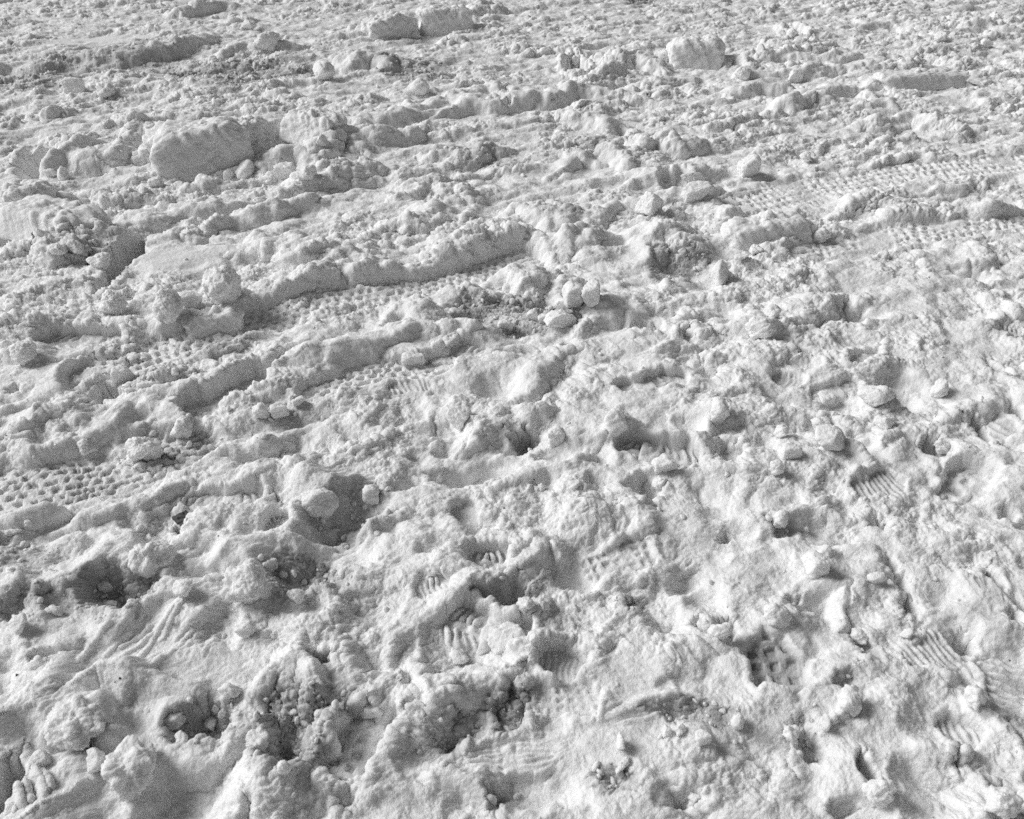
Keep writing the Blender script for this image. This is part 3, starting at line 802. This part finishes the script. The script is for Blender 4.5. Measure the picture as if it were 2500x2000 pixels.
# ------------------------------------------------------------------ loose lumps of snow, each a thing of its own
def ico(sub):
    import bmesh
    bm = bmesh.new(); bmesh.ops.create_icosphere(bm, subdivisions=sub, radius=1)
    V = np.array([v.co[:] for v in bm.verts]); T = np.array([[v.index for v in f.verts] for f in bm.faces]); bm.free()
    return V, T
ICO = {s: ico(s) for s in (1, 2, 3, 5, 6)}
def n3(P, f, seed):
    return (vnoise(P[:, 0] * f + 3.1, P[:, 1] * f + P[:, 2] * f * 0.7, seed) + vnoise(P[:, 1] * f - 9.2, P[:, 2] * f - P[:, 0] * f * 0.6, seed + 1)
            + vnoise(P[:, 2] * f + 5.5, P[:, 0] * f + P[:, 1] * f * 0.8, seed + 2)) / 1.7
def lump_verts(seed, sub, form, size):
    rng = np.random.default_rng(seed)
    V, T = ICO[sub]
    nfac, lo, hi, rnd, pw = {'round': (10, .58, .95, .5, 11), 'block': (7, .55, .8, .25, 14), 'slab': (7, .55, .85, .25, 14),
                      'shard': (6, .4, .8, .15, 18), 'crumbly': (10, .65, 1.0, .6, 7)}[form]
    dirs = rng.normal(size=(nfac, 3)); dirs /= np.linalg.norm(dirs, axis=1, keepdims=True)
    if form in ('block', 'slab'):
        ca, sa = math.cos(rng.uniform(0, 3)), math.sin(rng.uniform(0, 3))
        dirs = np.array([[1, 0, .1], [-1, .1, 0], [0, 1, .1], [.1, -1, 0], [0, .1, 1], [0, 0, -1], [.6, .5, .6], [-.5, .6, .55]]) + rng.normal(size=(8, 3)) * 0.16
        dirs /= np.linalg.norm(dirs, axis=1, keepdims=True)
    offs = rng.uniform(lo, hi, len(dirs))
    dots = np.maximum(V @ dirs.T, 0) / offs
    r = 1.0 / ((dots ** pw).sum(1) + (1 / 1.15) ** pw) ** (1 / pw)
    P = V * r[:, None]
    S = np.array(size)
    W = P * S                                               # metres
    sz = S.mean()
    am = {'round': .10, 'block': .05, 'slab': .04, 'shard': .06, 'crumbly': .17}[form]
    d = am * sz * n3(P, 2.3, seed % 97)
    if sub >= 5:
        o = rng.uniform(-50, 50, 3)
        cr = {'round': .6, 'block': .45, 'slab': .35, 'shard': .45, 'crumbly': 1.0}[form]
        d = d + 0.5 * am * sz * np.abs(n3(P, 6.5, seed % 79))
        for cell, a_ in ((0.030, .5), (0.014, .5), (0.007, .5)):
            d = d + cr * a_ * lumps(W[:, 0] + .7 * W[:, 2] + o[0], W[:, 1] - .7 * W[:, 2] + o[1], min(cell, sz * .7), seed % 89 + 7, .5, .2, .6, .3)
        d = d + .32 * cr * chips(W[:, 0] + .7 * W[:, 2] + o[1], W[:, 1] - .7 * W[:, 2] + o[0], min(.026, sz * .6), seed % 71, .6, .25, .66) + .32 * cr * chips(W[:, 0] - .7 * W[:, 2] + o[1], W[:, 1] + .7 * W[:, 2] + o[2], .012, seed % 67, .6, .25, .66)
        d = d + 0.0016 * n3(W, 1 / 0.006, seed % 83) + 0.002 * np.abs(n3(W, 1 / 0.012, seed % 73))
    return P * (1 + 0) * S + V * d[:, None], T
def rotm(yaw, tilt, roll):
    cy, sy = math.cos(yaw), math.sin(yaw); cx, sx = math.cos(tilt), math.sin(tilt); cz, sz = math.cos(roll), math.sin(roll)
    return (np.array([[cy, -sy, 0], [sy, cy, 0], [0, 0, 1]]) @ np.array([[1, 0, 0], [0, cx, -sx], [0, sx, cx]]) @ np.array([[cz, 0, sz], [0, 1, 0], [-sz, 0, cz]]))
_seed = [100]
def clod(tile, x, y, rx, ry, label, form='round', rot=0, tilt=0, roll=0, name='snow_clod', cat='snow clod', mat=None, deep=0.36, group='loose clods of snow', flat=None):
    """a lump whose centre shows at tile pixel x, y and that fills about rx by ry tile pixels each way"""
    _seed[0] += 7
    u, v = px(tile, x, y + ry * 0.45)
    p = hit(u, v)
    s = FPX / depth_of(p[1], p[2]) * ZOOM
    sx = rx / s
    g = math.atan2(CAM_H - p[2], p[1])
    sv = ry / s / (0.75 * math.cos(g) + 0.65 * math.sin(g))
    sz_, sy = (sv, max(sv, min(sx, sv * 1.3)))
    if flat: sz_ = sv * flat
    P, T = lump_verts(_seed[0], 6 if rx > 60 else 5, form, (sx, sy, sz_))
    P = P @ rotm(math.radians(rot), math.radians(tilt), math.radians(roll)).T
    zmin = P[:, 2].min()
    o = link(name, tri_mesh(name, P, T), mat or CLOD, label, cat, group)
    o.location = (p[0], p[1] + sy * 0.25, p[2] - zmin * (1 - deep) - 0.002)
    return o

def snow_block(tile, x0, y0, x1, y1, tall, thick, label, seed, lean=0.25, name='snow_block', mat=None):
    """a broken-off bank of packed snow whose near foot runs from tile pixel x0,y0 to x1,y1; tall = picture height of its face in tile pixels"""
    a, b = hit(*px(tile, x0, y0)), hit(*px(tile, x1, y1))
    mid = (a + b) / 2
    L = math.hypot(b[0] - a[0], b[1] - a[1])
    yaw = math.atan2(b[1] - a[1], b[0] - a[0])
    zc = depth_of(mid[1], mid[2]); g = math.atan2(CAM_H - mid[2], mid[1])
    H = tall / ZOOM * zc / FPX / (math.cos(g) + math.sin(g) * lean)
    V, T = ICO[6]
    Vn = V / (np.abs(V) ** 7.0).sum(1)[:, None] ** (1 / 7)
    S = np.array([L / 2 * 1.06, thick / 2, H / 2 * 1.25])
    P = Vn * S
    zn = (P[:, 2] / S[2] + 1) / 2
    o = np.array([seed * 1.7, seed * 2.3])
    endf = np.abs(P[:, 0] / S[0])
    P[:, 1] = P[:, 1] * (1 - 0.35 * zn) + lean * (zn - 0.5) * H
    P[:, 2] *= 1 + 0.16 * vnoise(P[:, 0] / (L * .22) + o[0], P[:, 0] * 0 + o[1], 5) - 0.25 * sstep(.6, 1, endf) * zn
    P[:, 0] *= 1 + 0.10 * vnoise(P[:, 2] / (H * .4) + o[0], P[:, 1] / .05, 6)
    d = 0.032 * H * n3(P + o[0], 5 / max(L, .1), seed) + 0.03 * H * n3(P + o[1], 14 / max(L, .1), seed + 9)
    topm = 0.35 + 0.65 * sstep(0.62, 0.9, zn)
    for cell, k_ in ((0.05, .45), (0.024, .45), (0.012, .5)):
        d = d + k_ * topm * lumps(P[:, 0] + .6 * P[:, 2] + o[0], P[:, 1] - .8 * P[:, 2] + o[1], cell, seed + 3, .7, .25, .75, .3, .75)
    d = d + (.25 + .75 * topm) * (.5 * chips(P[:, 0] + .6 * P[:, 2], P[:, 1] - .8 * P[:, 2], .03, seed + 31, .5, .25, .66) + .5 * chips(P[:, 0] + .6 * P[:, 2], P[:, 1] - .8 * P[:, 2], .014, seed + 32, .5, .25, .66))
    d = d + 0.0018 * n3(P, 1 / 0.009, seed + 5)
    P = P + V * d[:, None]
    ob = link(name, tri_mesh(name, P @ rotm(yaw, 0, 0).T, T), mat or CLOD, label, 'snow block', 'broken banks of packed snow')
    nx, ny = -math.sin(yaw), math.cos(yaw)
    ob.location = (mid[0] + nx * thick * .5, mid[1] + ny * thick * .5, mid[2] + H * 0.28)
    return ob
# ------------------------------------------------------------------ loose lumps, told apart one by one
C_ = clod
# top
C_('A', 1422, 240, 62, 48, 'dark rounded snow clod with an undercut, on the crest near the top left', 'round')
C_('A', 1705, 400, 58, 48, 'round white snow clod at the right end of the dark crumbly hollow, top left', 'round')
C_('A', 1305, 140, 34, 22, 'small pale snow clod near the top edge, above the long shaded bank', 'round')
C_('A', 565, 500, 50, 34, 'whitish broken snow lump in the crumbly upper left, above the big block', 'crumbly')
C_('A', 400, 465, 80, 40, 'wide cracked snow lump left in the rubble under the smooth scraped shelf', 'block')
C_('B', 568, 195, 34, 20, 'small snow clod lying under the cracked block at the top', 'round')
C_('B', 600, 480, 60, 40, 'rounded snow clod in front of the long pale ridge, upper middle', 'round')
C_('B', 1412, 325, 26, 22, 'little snow clod sitting inside the dark round hole near the top', 'round', deep=.3)
C_('C', 940, 184, 26, 18, 'single pebble of snow inside the ringed hollow, top right', 'round', deep=.25)
C_('C', 1955, 238, 30, 20, 'round snow pebble far up on the right, in crumbly snow', 'round')
# big block and its fragments
B_ = snow_block
B_('A', 840, 930, 1320, 860, 215, .30, 'largest block, a long slab of packed snow with a smooth shaded face, upper left', 11)
B_('A', 1315, 800, 1415, 755, 130, .22, 'short cracked off block at the right end of the long slab, upper left', 12)
B_('A', 1470, 745, 1700, 720, 120, .22, 'smooth low block following the short cracked off block, upper left', 13)
B_('A', 60, 1130, 330, 1095, 110, .20, 'low flat block over a dark gap at the left edge', 14)
B_('A', -40, 1275, 340, 1235, 120, .26, 'smooth rounded slab at the left edge below the low flat block', 15)
B_('B', 380, 215, 600, 190, 110, .25, 'left half of the cracked block near the top edge', 16)
B_('B', 610, 190, 870, 150, 120, .25, 'right half of the cracked block near the top edge', 17)
B_('C', 300, 365, 575, 350, 140, .25, 'smooth shaded block standing in the crumbly ridge at upper right', 18)
B_('C', 1450, 475, 1870, 450, 70, .18, 'long low smooth bank at far right above the wheel track', 19)
B_('C', 650, 1330, 1050, 1290, 120, .18, 'smooth cracked bank beside the wheel track, right of middle', 20)
B_('D', 1000, 395, 1290, 350, 105, .12, 'low cracked bank under the big round boulder at the track', 21)
C_('A', 1205, 925, 32, 30, 'small squarish snow clod at the foot of the large upright block', 'block', rot=30)
C_('A', 1275, 905, 56, 40, 'elongated snow clod leaning upward beside the foot of the large block', 'shard', rot=35, roll=-25)
C_('A', 820, 965, 44, 30, 'angular dark lump in the hollow left of the large block foot', 'block')
C_('A', 262, 910, 36, 22, 'flat snow chip lying on the floor of the dark cave like hollow, left', 'slab')
C_('A', 345, 930, 30, 36, 'upright snow chip leaning in the mouth of the cave like hollow, left', 'shard', roll=30)
C_('A', 1510, 905, 70, 45, 'blocky grey snow lump in the rubble right of the large upright block', 'block')
C_('A', 1620, 925, 50, 34, 'jagged snow lump between rubble and ridge right of the large block', 'crumbly')
C_('A', 340, 1105, 60, 34, 'flattish snow lump beside the dark gap at the left edge', 'block')
C_('A', 1695, 735, 36, 34, 'pointed snow lump at the right end of the smooth broken bank', 'shard')
# hole at the left with crumbs
C_('A', 405, 1305, 40, 38, 'pale snow clod on the crumbly mound left of the deep dark slot', 'round')
C_('A', 520, 1395, 56, 40, 'rough snow clod near the deep dark slot on the left', 'crumbly')
C_('A', 300, 1330, 44, 30, 'small crumbly clod in the middle of the left mound', 'crumbly')
# ice and pit
C_('C', 415, 940, 76, 24, 'oval pane of clear ice lying in a hollow of the snow', 'slab', name='ice_pane', cat='ice', mat=ICE, deep=.1, group=None, tilt=18)
C_('C', 695, 890, 66, 62, 'cube like snow chunk with a shaded flat face right of the ice pane', 'block', rot=22)
C_('C', 185, 1095, 76, 72, 'large pyramid shaped snow clod below the ice pane', 'block', rot=40, roll=20)
C_('C', 425, 1030, 95, 44, 'wedge of snow just in front of the ice pane', 'shard', rot=20)
C_('C', 1010, 830, 30, 24, 'small snow clod above the right hand wheel track', 'round')
C_('C', 1085, 1255, 52, 36, 'snow clod at the right end of the smooth cracked bank, on the wheel track', 'crumbly')
C_('C', 680, 400, 40, 34, 'white knob of snow on the ridge at upper right', 'round')
C_('C', 950, 415, 42, 36, 'square snow chunk standing on the cracked ridge, upper right', 'block')
C_('C', 1720, 205, 36, 26, 'pale snow lump high on the right, by itself', 'round')
C_('C', 740, 1325, 36, 26, 'snow lump under the smooth cracked bank, half in its shade', 'crumbly')
C_('C', 680, 1350, 50, 20, 'stick like snow splinter under the smooth cracked bank', 'shard', rot=30)
# middle
C_('D', 1180, 160, 98, 92, 'big round bright snow boulder at the upper edge of the long wheel track', 'crumbly', deep=.3)
C_('D', 1005, 190, 56, 52, 'smaller round snow clod just left of the big bright boulder', 'round')
C_('D', 880, 225, 70, 80, 'tall snow lump on the bank, second to the left of the big bright boulder', 'round', deep=.4)
C_('D', 590, 210, 66, 48, 'white crumbly lump on the left bank above the deep boot print', 'crumbly')
C_('D', 1060, 300, 70, 45, 'smooth oval lump at the foot of the big bright boulder', 'round')
C_('D', 130, 480, 66, 62, 'rounded snow clod on the left rim of the deep boot print', 'round')
C_('D', 640, 580, 62, 60, 'squarish snow clod at the right edge of the dark round hole, left', 'block', rot=15)
C_('D', 770, 630, 60, 26, 'flat snow chip between the dark round hole and the wheel track', 'slab')
C_('D', 685, 655, 34, 16, 'thin white chip right beside the dark round hole, left', 'slab')
C_('D', 1378, 768, 40, 44, 'smaller of two clods beside the boot print with a smooth plate', 'round', deep=.3)
C_('D', 1465, 762, 56, 48, 'larger angular clod next to its smaller twin beside the boot print', 'block', rot=25, deep=.3)
C_('D', 1572, 716, 34, 24, 'little round clod up and right of the pair by the boot print', 'round')
C_('D', 920, 560, 20, 16, 'tiny bright clod on the dark wheel track, left of middle', 'round')
C_('D', 955, 868, 60, 48, 'jagged clod on the clumpy mound between boot print and hollow', 'crumbly')
C_('D', 760, 980, 80, 80, 'large crumbly clump of snow above the comb like boot print', 'crumbly', deep=.45)
C_('D', 450, 960, 50, 34, 'lumpy clod on the shaded ridge above the honeycomb wheel track', 'crumbly')
C_('D', 1960, 1210, 56, 52, 'single round clod standing at the back of the large dark hollow', 'round', deep=.3)
C_('D', 1690, 1290, 84, 82, 'spiky leaf shaped plate of snow standing at the edge of the large hollow', 'shard', rot=20, roll=25, deep=.3)
C_('D', 40, 1405, 60, 14, 'straight snow splinter at the left edge', 'shard', rot=15)
C_('D', 150, 1355, 20, 20, 'small bright clod near the left edge, below the honeycomb track', 'round')
C_('E', 815, 805, 72, 58, 'bright wedge shaped clod at the rim of the shaded hollow, middle', 'block', rot=-30, roll=20, deep=.25)
C_('E', 560, 500, 70, 44, 'flat angular clods mass left of the fan shaped boot print', 'slab', deep=.3)
C_('E', 690, 430, 34, 30, 'upright white chip above the fan shaped boot print', 'shard')
C_('E', 1310, 900, 66, 54, 'squarish lump on the bank in the middle, near the spike', 'block')
C_('E', 1390, 150, 55, 92, 'tall pillar of snow, left one of two in the shattered patch', 'block', rot=10, deep=.3)
C_('E', 1500, 150, 46, 70, 'short pillar of snow, right one of two in the shattered patch', 'block', rot=-15, deep=.3)
C_('E', 1330, 290, 90, 50, 'broken plate of crust with a sharp edge in the shattered patch', 'slab', rot=25, roll=15)
C_('E', 1250, 280, 40, 28, 'angular chip beside the broken plate of crust', 'block')
C_('E', 1195, 270, 34, 30, 'angular chip in the middle of the shattered patch', 'shard')
C_('E', 1040, 310, 46, 30, 'angular clod at the left of the shattered patch', 'block')
C_('E', 1630, 830, 58, 90, 'pointed spike of snow standing up in the middle of the field', 'shard', rot=10, deep=.3)
C_('E', 1870, 1035, 78, 72, 'smooth bright flat plate of snow beside a ribbed boot print', 'slab', rot=8, roll=-6, deep=.3, flat=.5)
C_('E', 1860, 1160, 40, 36, 'grey clod on the floor of the dark pit under the smooth bright plate', 'round', deep=.3)
C_('E', 505, 985, 22, 20, 'tiny bright clod at the back of the large hollow', 'round')
C_('E', 1235, 1165, 20, 14, 'tiny bright clod by a small crater, middle', 'round')
# right
C_('F', 1120, 685, 66, 50, 'square bright plate of snow by a boot print, right of middle', 'slab', rot=6, deep=.3, flat=.5)
C_('F', 1710, 662, 46, 50, 'oval egg like clod with a shadow on its right', 'round', rot=20, deep=.3)
C_('F', 1080, 840, 44, 42, 'rounded bright clod above the wedge with a dark lee, right', 'round')
C_('F', 880, 880, 32, 30, 'small round clod left of the wedge with a dark lee, right', 'round')
C_('F', 1150, 925, 96, 56, 'wedge of snow with a dark lee on its right side', 'shard', rot=25, roll=15, deep=.25)
C_('F', 930, 980, 66, 50, 'grey fractured lump under the small round clod, right', 'block')
C_('F', 845, 1075, 36, 40, 'upright oval clod at right of middle, below the fractured lump', 'round')
C_('F', 1420, 835, 46, 40, 'round bright clod between two dark pits, right', 'round')
C_('F', 1720, 960, 40, 36, 'crumbly clod lying inside the round pit, right', 'crumbly', deep=.25)
C_('F', 760, 345, 66, 56, 'grey lumpy boulder in the upper right of the trodden area', 'round')
C_('F', 830, 250, 40, 38, 'small pale clod right behind the grey lumpy boulder', 'round')
C_('F', 870, 1350, 46, 50, 'pale clod lying in the wide shallow hollow, right', 'round', deep=.25)
C_('F', 1370, 690, 76, 60, 'broad bright clod right of the square plate and its boot print', 'round', deep=.4)
C_('F', 540, 800, 46, 80, 'upright thin fin of snow standing bright, right of middle', 'shard', deep=.4)
C_('F', 550, 60, 40, 60, 'tooth of snow at the edge of the shattered patch, right side', 'shard', deep=.3)
# lower left
C_('G', 1300, 305, 118, 108, 'large round bright clod in the lower left, beside a grey granular hollow', 'crumbly', deep=.3, flat=0.80)
C_('G', 800, 175, 105, 92, 'big jagged bright chunk pointing down, beside the left granular hollow', 'crumbly', rot=-30, roll=25, deep=.25)
C_('G', 972, 305, 50, 48, 'small clod below the big jagged chunk, lower left', 'round')
C_('G', 102, 492, 40, 56, 'upright bright shard at the left edge', 'shard', deep=.25)
C_('G', 282, 415, 54, 28, 'flat pale clod near the left edge, by the granular hollow', 'slab')
C_('G', 578, 380, 46, 20, 'flat white chip lying in the left granular hollow', 'slab', deep=.3)
C_('G', 690, 375, 34, 14, 'thin white chip lying right of the larger flat chip', 'slab', rot=30, deep=.3)
C_('G', 555, 290, 30, 26, 'grey pebble of snow in the left granular hollow', 'round')
C_('G', 400, 1030, 142, 112, 'largest rounded clod with a notched right side, bottom left', 'crumbly', rot=10, deep=.25, flat=0.75)
C_('G', 660, 1255, 122, 128, 'second largest round clod near the bottom edge, left', 'crumbly', deep=.3, flat=0.65)
C_('G', 515, 1030, 46, 50, 'block jutting from the notched side of the largest clod', 'block', rot=10, deep=.3)
C_('G', 220, 1195, 56, 56, 'grey clod under the bank in the bottom left corner hollow', 'block', rot=20, deep=.3)
C_('G', 505, 1205, 46, 64, 'upright pale clod between the two largest round clods', 'shard', deep=.3)
C_('G', 940, 975, 96, 44, 'stick like lump of snow lying across the dark pit', 'shard', rot=48, deep=.25)
C_('G', 1110, 1020, 32, 34, 'round pebble of snow at the right of the dark pit floor', 'round', deep=.05)
C_('G', 958, 1095, 34, 34, 'round pebble of snow at the near edge of the dark pit', 'round', deep=.3)
C_('G', 1140, 930, 22, 22, 'smallest pebble of snow at the back of the dark pit', 'round', deep=.3)
C_('G', 1360, 1120, 52, 42, 'bright clod on the ridge left of the grey granular floor, bottom', 'crumbly')
C_('G', 1215, 850, 60, 34, 'long bright clod on the crest above the dark pit', 'round', rot=-15)
C_('G', 1420, 180, 34, 40, 'small standing clod in the granular hollow right of the large bright clod', 'round')
C_('G', 1560, 345, 40, 38, 'bright knob at the near rim of the granular hollow', 'round')
C_('G', 1290, 520, 50, 34, 'low clod on the lit slope, lower left of middle', 'round')
C_('G', 1980, 935, 60, 34, 'white chip beside the wide flat boot print at the bottom', 'block', rot=-25)
C_('G', 1490, 1250, 34, 30, 'round pebble of snow near the bottom edge on granular floor', 'round')
# lower middle and right
C_('H', 1050, 545, 112, 100, 'thick bright slab of pressed snow standing beside the star ribbed boot print', 'slab', rot=32, deep=.45, flat=.6)
C_('H', 800, 665, 44, 46, 'small clod below the star ribbed boot print', 'round')
C_('H', 1240, 385, 24, 40, 'narrow bright pebble right of the shaded hollow, bottom middle', 'round')
C_('H', 1155, 385, 44, 30, 'low clod in the shaded hollow, bottom middle', 'round')
C_('H', 1200, 570, 24, 44, 'thin fin of snow to the right of the thick bright slab', 'shard')
C_('H', 745, 780, 60, 24, 'flat chip in the grey hollow below the star ribbed print', 'slab')
C_('H', 1895, 1050, 32, 32, 'pebble of snow under the dark elongated hollow, bottom', 'block')
C_('H', 1960, 1040, 24, 30, 'bright pebble of snow right next to its neighbour under the elongated hollow', 'shard')
C_('H', 2085, 1075, 46, 42, 'larger bright clod right of the two pebbles under the elongated hollow', 'block')
C_('H', 1665, 1230, 70, 14, 'straw like sliver of snow lying over the dark boot print, bottom', 'shard', rot=52, deep=.05)
C_('H', 1645, 1110, 16, 54, 'standing sliver of snow above the dark boot print, bottom', 'shard', deep=.3)
C_('H', 320, 935, 54, 34, 'pale chip at the upper end of the wide flat boot print', 'block', rot=-20)
C_('H', 180, 930, 22, 22, 'round crumb on the granular floor, bottom left of middle', 'round')
C_('I', 560, 530, 50, 48, 'pale clod inside the small shaded pit, lower right', 'round', deep=.3)
C_('I', 480, 500, 34, 32, 'grey clod at the left of the small shaded pit, lower right', 'round', deep=.3)
C_('I', 650, 1010, 36, 36, 'oval bright clod at the right end of the elongated hollow', 'round', rot=30)
C_('I', 1400, 1380, 70, 62, 'bright clod sitting beside the dark slot near the bottom edge, right', 'crumbly', deep=.25)
C_('I', 1540, 535, 32, 40, 'pale upright pebble in the crumbly patch, lower right', 'shard')
C_('I', 1900, 865, 60, 66, 'grey rounded clod left of the ribbed print at the right edge', 'round')
C_('I', 1245, 905, 50, 64, 'bright hooked lump standing in the lower right', 'round', deep=.35)
C_('I', 930, 1065, 40, 32, 'bright clod in the granular hollow at lower right', 'crumbly')
C_('I', 1100, 1000, 24, 42, 'narrow pale pebble in the granular hollow at lower right', 'shard')
C_('I', 1160, 985, 24, 36, 'second narrow pebble, right beside the first in the granular hollow', 'shard')
C_('I', 1300, 570, 54, 36, 'bright clod in the dark crumbly band, lower right', 'crumbly')
C_('I', 1380, 250, 40, 40, 'pointed bright clod at the left of the crumbly band, lower right', 'shard')
C_('I', 420, 1400, 34, 24, 'little bright chip near the bottom edge, right of middle', 'slab', rot=40)
C_('I', 1060, 170, 62, 90, 'large smooth pale fragment of crust, lower right, cracked at its foot', 'slab', rot=10, roll=10, deep=.5)
C_('I', 860, 440, 70, 48, 'grey oval lump under the black crevice, lower right', 'round', deep=.4)
C_('I', 2030, 1440, 80, 60, 'pale crumbly clod in the bottom right corner', 'crumbly', deep=.3)
# ------------------------------------------------------------------ specks of grit and dead bits on the snow
def speck(tile, x, y, r, label, long=1.0):
    _seed[0] += 3
    p = hit(*px(tile, x, y))
    s = FPX / depth_of(p[1], p[2]) * ZOOM
    P, T = lump_verts(_seed[0], 3, 'block', (r / s, r / s * long, r / s * .8))
    o = link('grit_speck', tri_mesh('grit_speck', P, T), DIRT, label, 'grit', 'dark specks on the snow')
    o.location = (p[0], p[1], p[2] + 0.3 * r / s)
    o.rotation_euler = (0, 0, _seed[0] % 6)
for a in (('D', 845, 1494, 7, 'dark elongated speck on the big jagged chunk, lower left', 1.6), ('D', 1150, 1421, 6, 'dark speck on the lit crest above the big jagged chunk'),
          ('G', 90, 753, 9, 'black round speck near the left edge'), ('G', 631, 768, 8, 'black speck on the crest of the big lower left mound'),
          ('G', 920, 283, 5, 'tiny dark speck left of the small clod under the jagged chunk'), ('G', 1442, 998, 4, 'tiny speck on the shaded slope above the granular floor'),
          ('G', 1772, 1152, 5, 'slim dark speck on the granular floor beside the wide flat boot print', 2.0), ('G', 466, 1302, 4, 'tiny speck between the two largest round clods'),
          ('E', 1037, 1275, 6, 'dark round speck on bright snow in the middle of the field'), ('E', 1193, 1124, 6, 'dark speck at the small crater, middle'),
          ('E', 1733, 870, 4, 'tiny dark speck right of the spike of snow'), ('E', 138, 455, 4, 'tiny dark speck on the long lit ridge, left of middle'),
          ('F', 1090, 1015, 4, 'dark speck under the wedge with a dark lee'), ('F', 115, 871, 4, 'tiny dark speck in the trodden snow, above the smooth bright plate'),
          ('H', 1482, 843, 4, 'small dark speck at the right of the faint lug print, bottom'), ('H', 985, 1375, 5, 'dark speck in the shaded slot at the bottom middle'),
          ('I', 2080, 675, 6, 'black speck at the top of the ribbed print by the right edge'), ('I', 441, 1237, 4, 'tiny black speck on clean snow near the bottom'),
          ('I', 903, 630, 4, 'tiny speck right above the square lugged print'), ('I', 1792, 1463, 4, 'tiny speck at the bottom edge, right'),
          ('C', 488, 260, 5, 'dark speck on the smooth face of the block, upper right'), ('B', 760, 572, 4, 'tiny dark speck on the ridge, upper middle')):
    speck(*a)
# bare road showing through the little hole
_p = hit(*px('D', 968, 1330))
P, T = lump_verts(900, 5, 'round', (.029, .026, .009))
o = link('bare_asphalt', tri_mesh('bare_asphalt', P, T), ROAD, kind='structure')
o.location = (_p[0], _p[1], _p[2] + .003)
# ------------------------------------------------------------------ countless crumbs lying on the sheet
rng = np.random.default_rng(5)
def crumbs(n_try, n_keep):
    ii = rng.integers(20, 16 + NR - 4, n_try); jj = rng.integers(40, 36 + NC - 4, n_try)
    pr = (0.02 + 0.98 * GRN[ii, jj]) * np.clip(RGH[ii, jj], 0.03, 1) * np.clip(Y[ii, jj] / 4, .15, 1)
    ok = rng.random(n_try) < pr
    ii, jj = ii[ok][:n_keep], jj[ok][:n_keep]
    Vs, Ts, base = [], [], 0
    V0, T0 = ICO[2]
    for k, (i, j) in enumerate(zip(ii, jj)):
        r = 0.002 + 0.009 * rng.random() ** 3.5 + 0.004 * (Y[i, j] > 4) * rng.random()
        d = rng.normal(size=(7, 3)); d /= np.linalg.norm(d, axis=1, keepdims=True)
        dots = np.maximum(V0 @ d.T, 0) / rng.uniform(.55, .95, 7)
        rr = 1 / ((dots ** 9).sum(1) + .5) ** (1 / 9)
        P = V0 * rr[:, None] * r * rng.uniform(.5, 1.4, 3)
        P = P @ rotm(rng.uniform(0, 6.28), rng.uniform(-.6, .6), 0).T
        Vs.append(P + [VX[i, j], VY[i, j], VZ[i, j] + 0.1 * r]); Ts.append(T0 + base); base += len(P)
    return np.concatenate(Vs), np.concatenate(Ts)
link('snow_crumbs', tri_mesh('snow_crumbs', *crumbs(200000, 3500)), SNOW, kind='stuff')
for f_ in (): pass
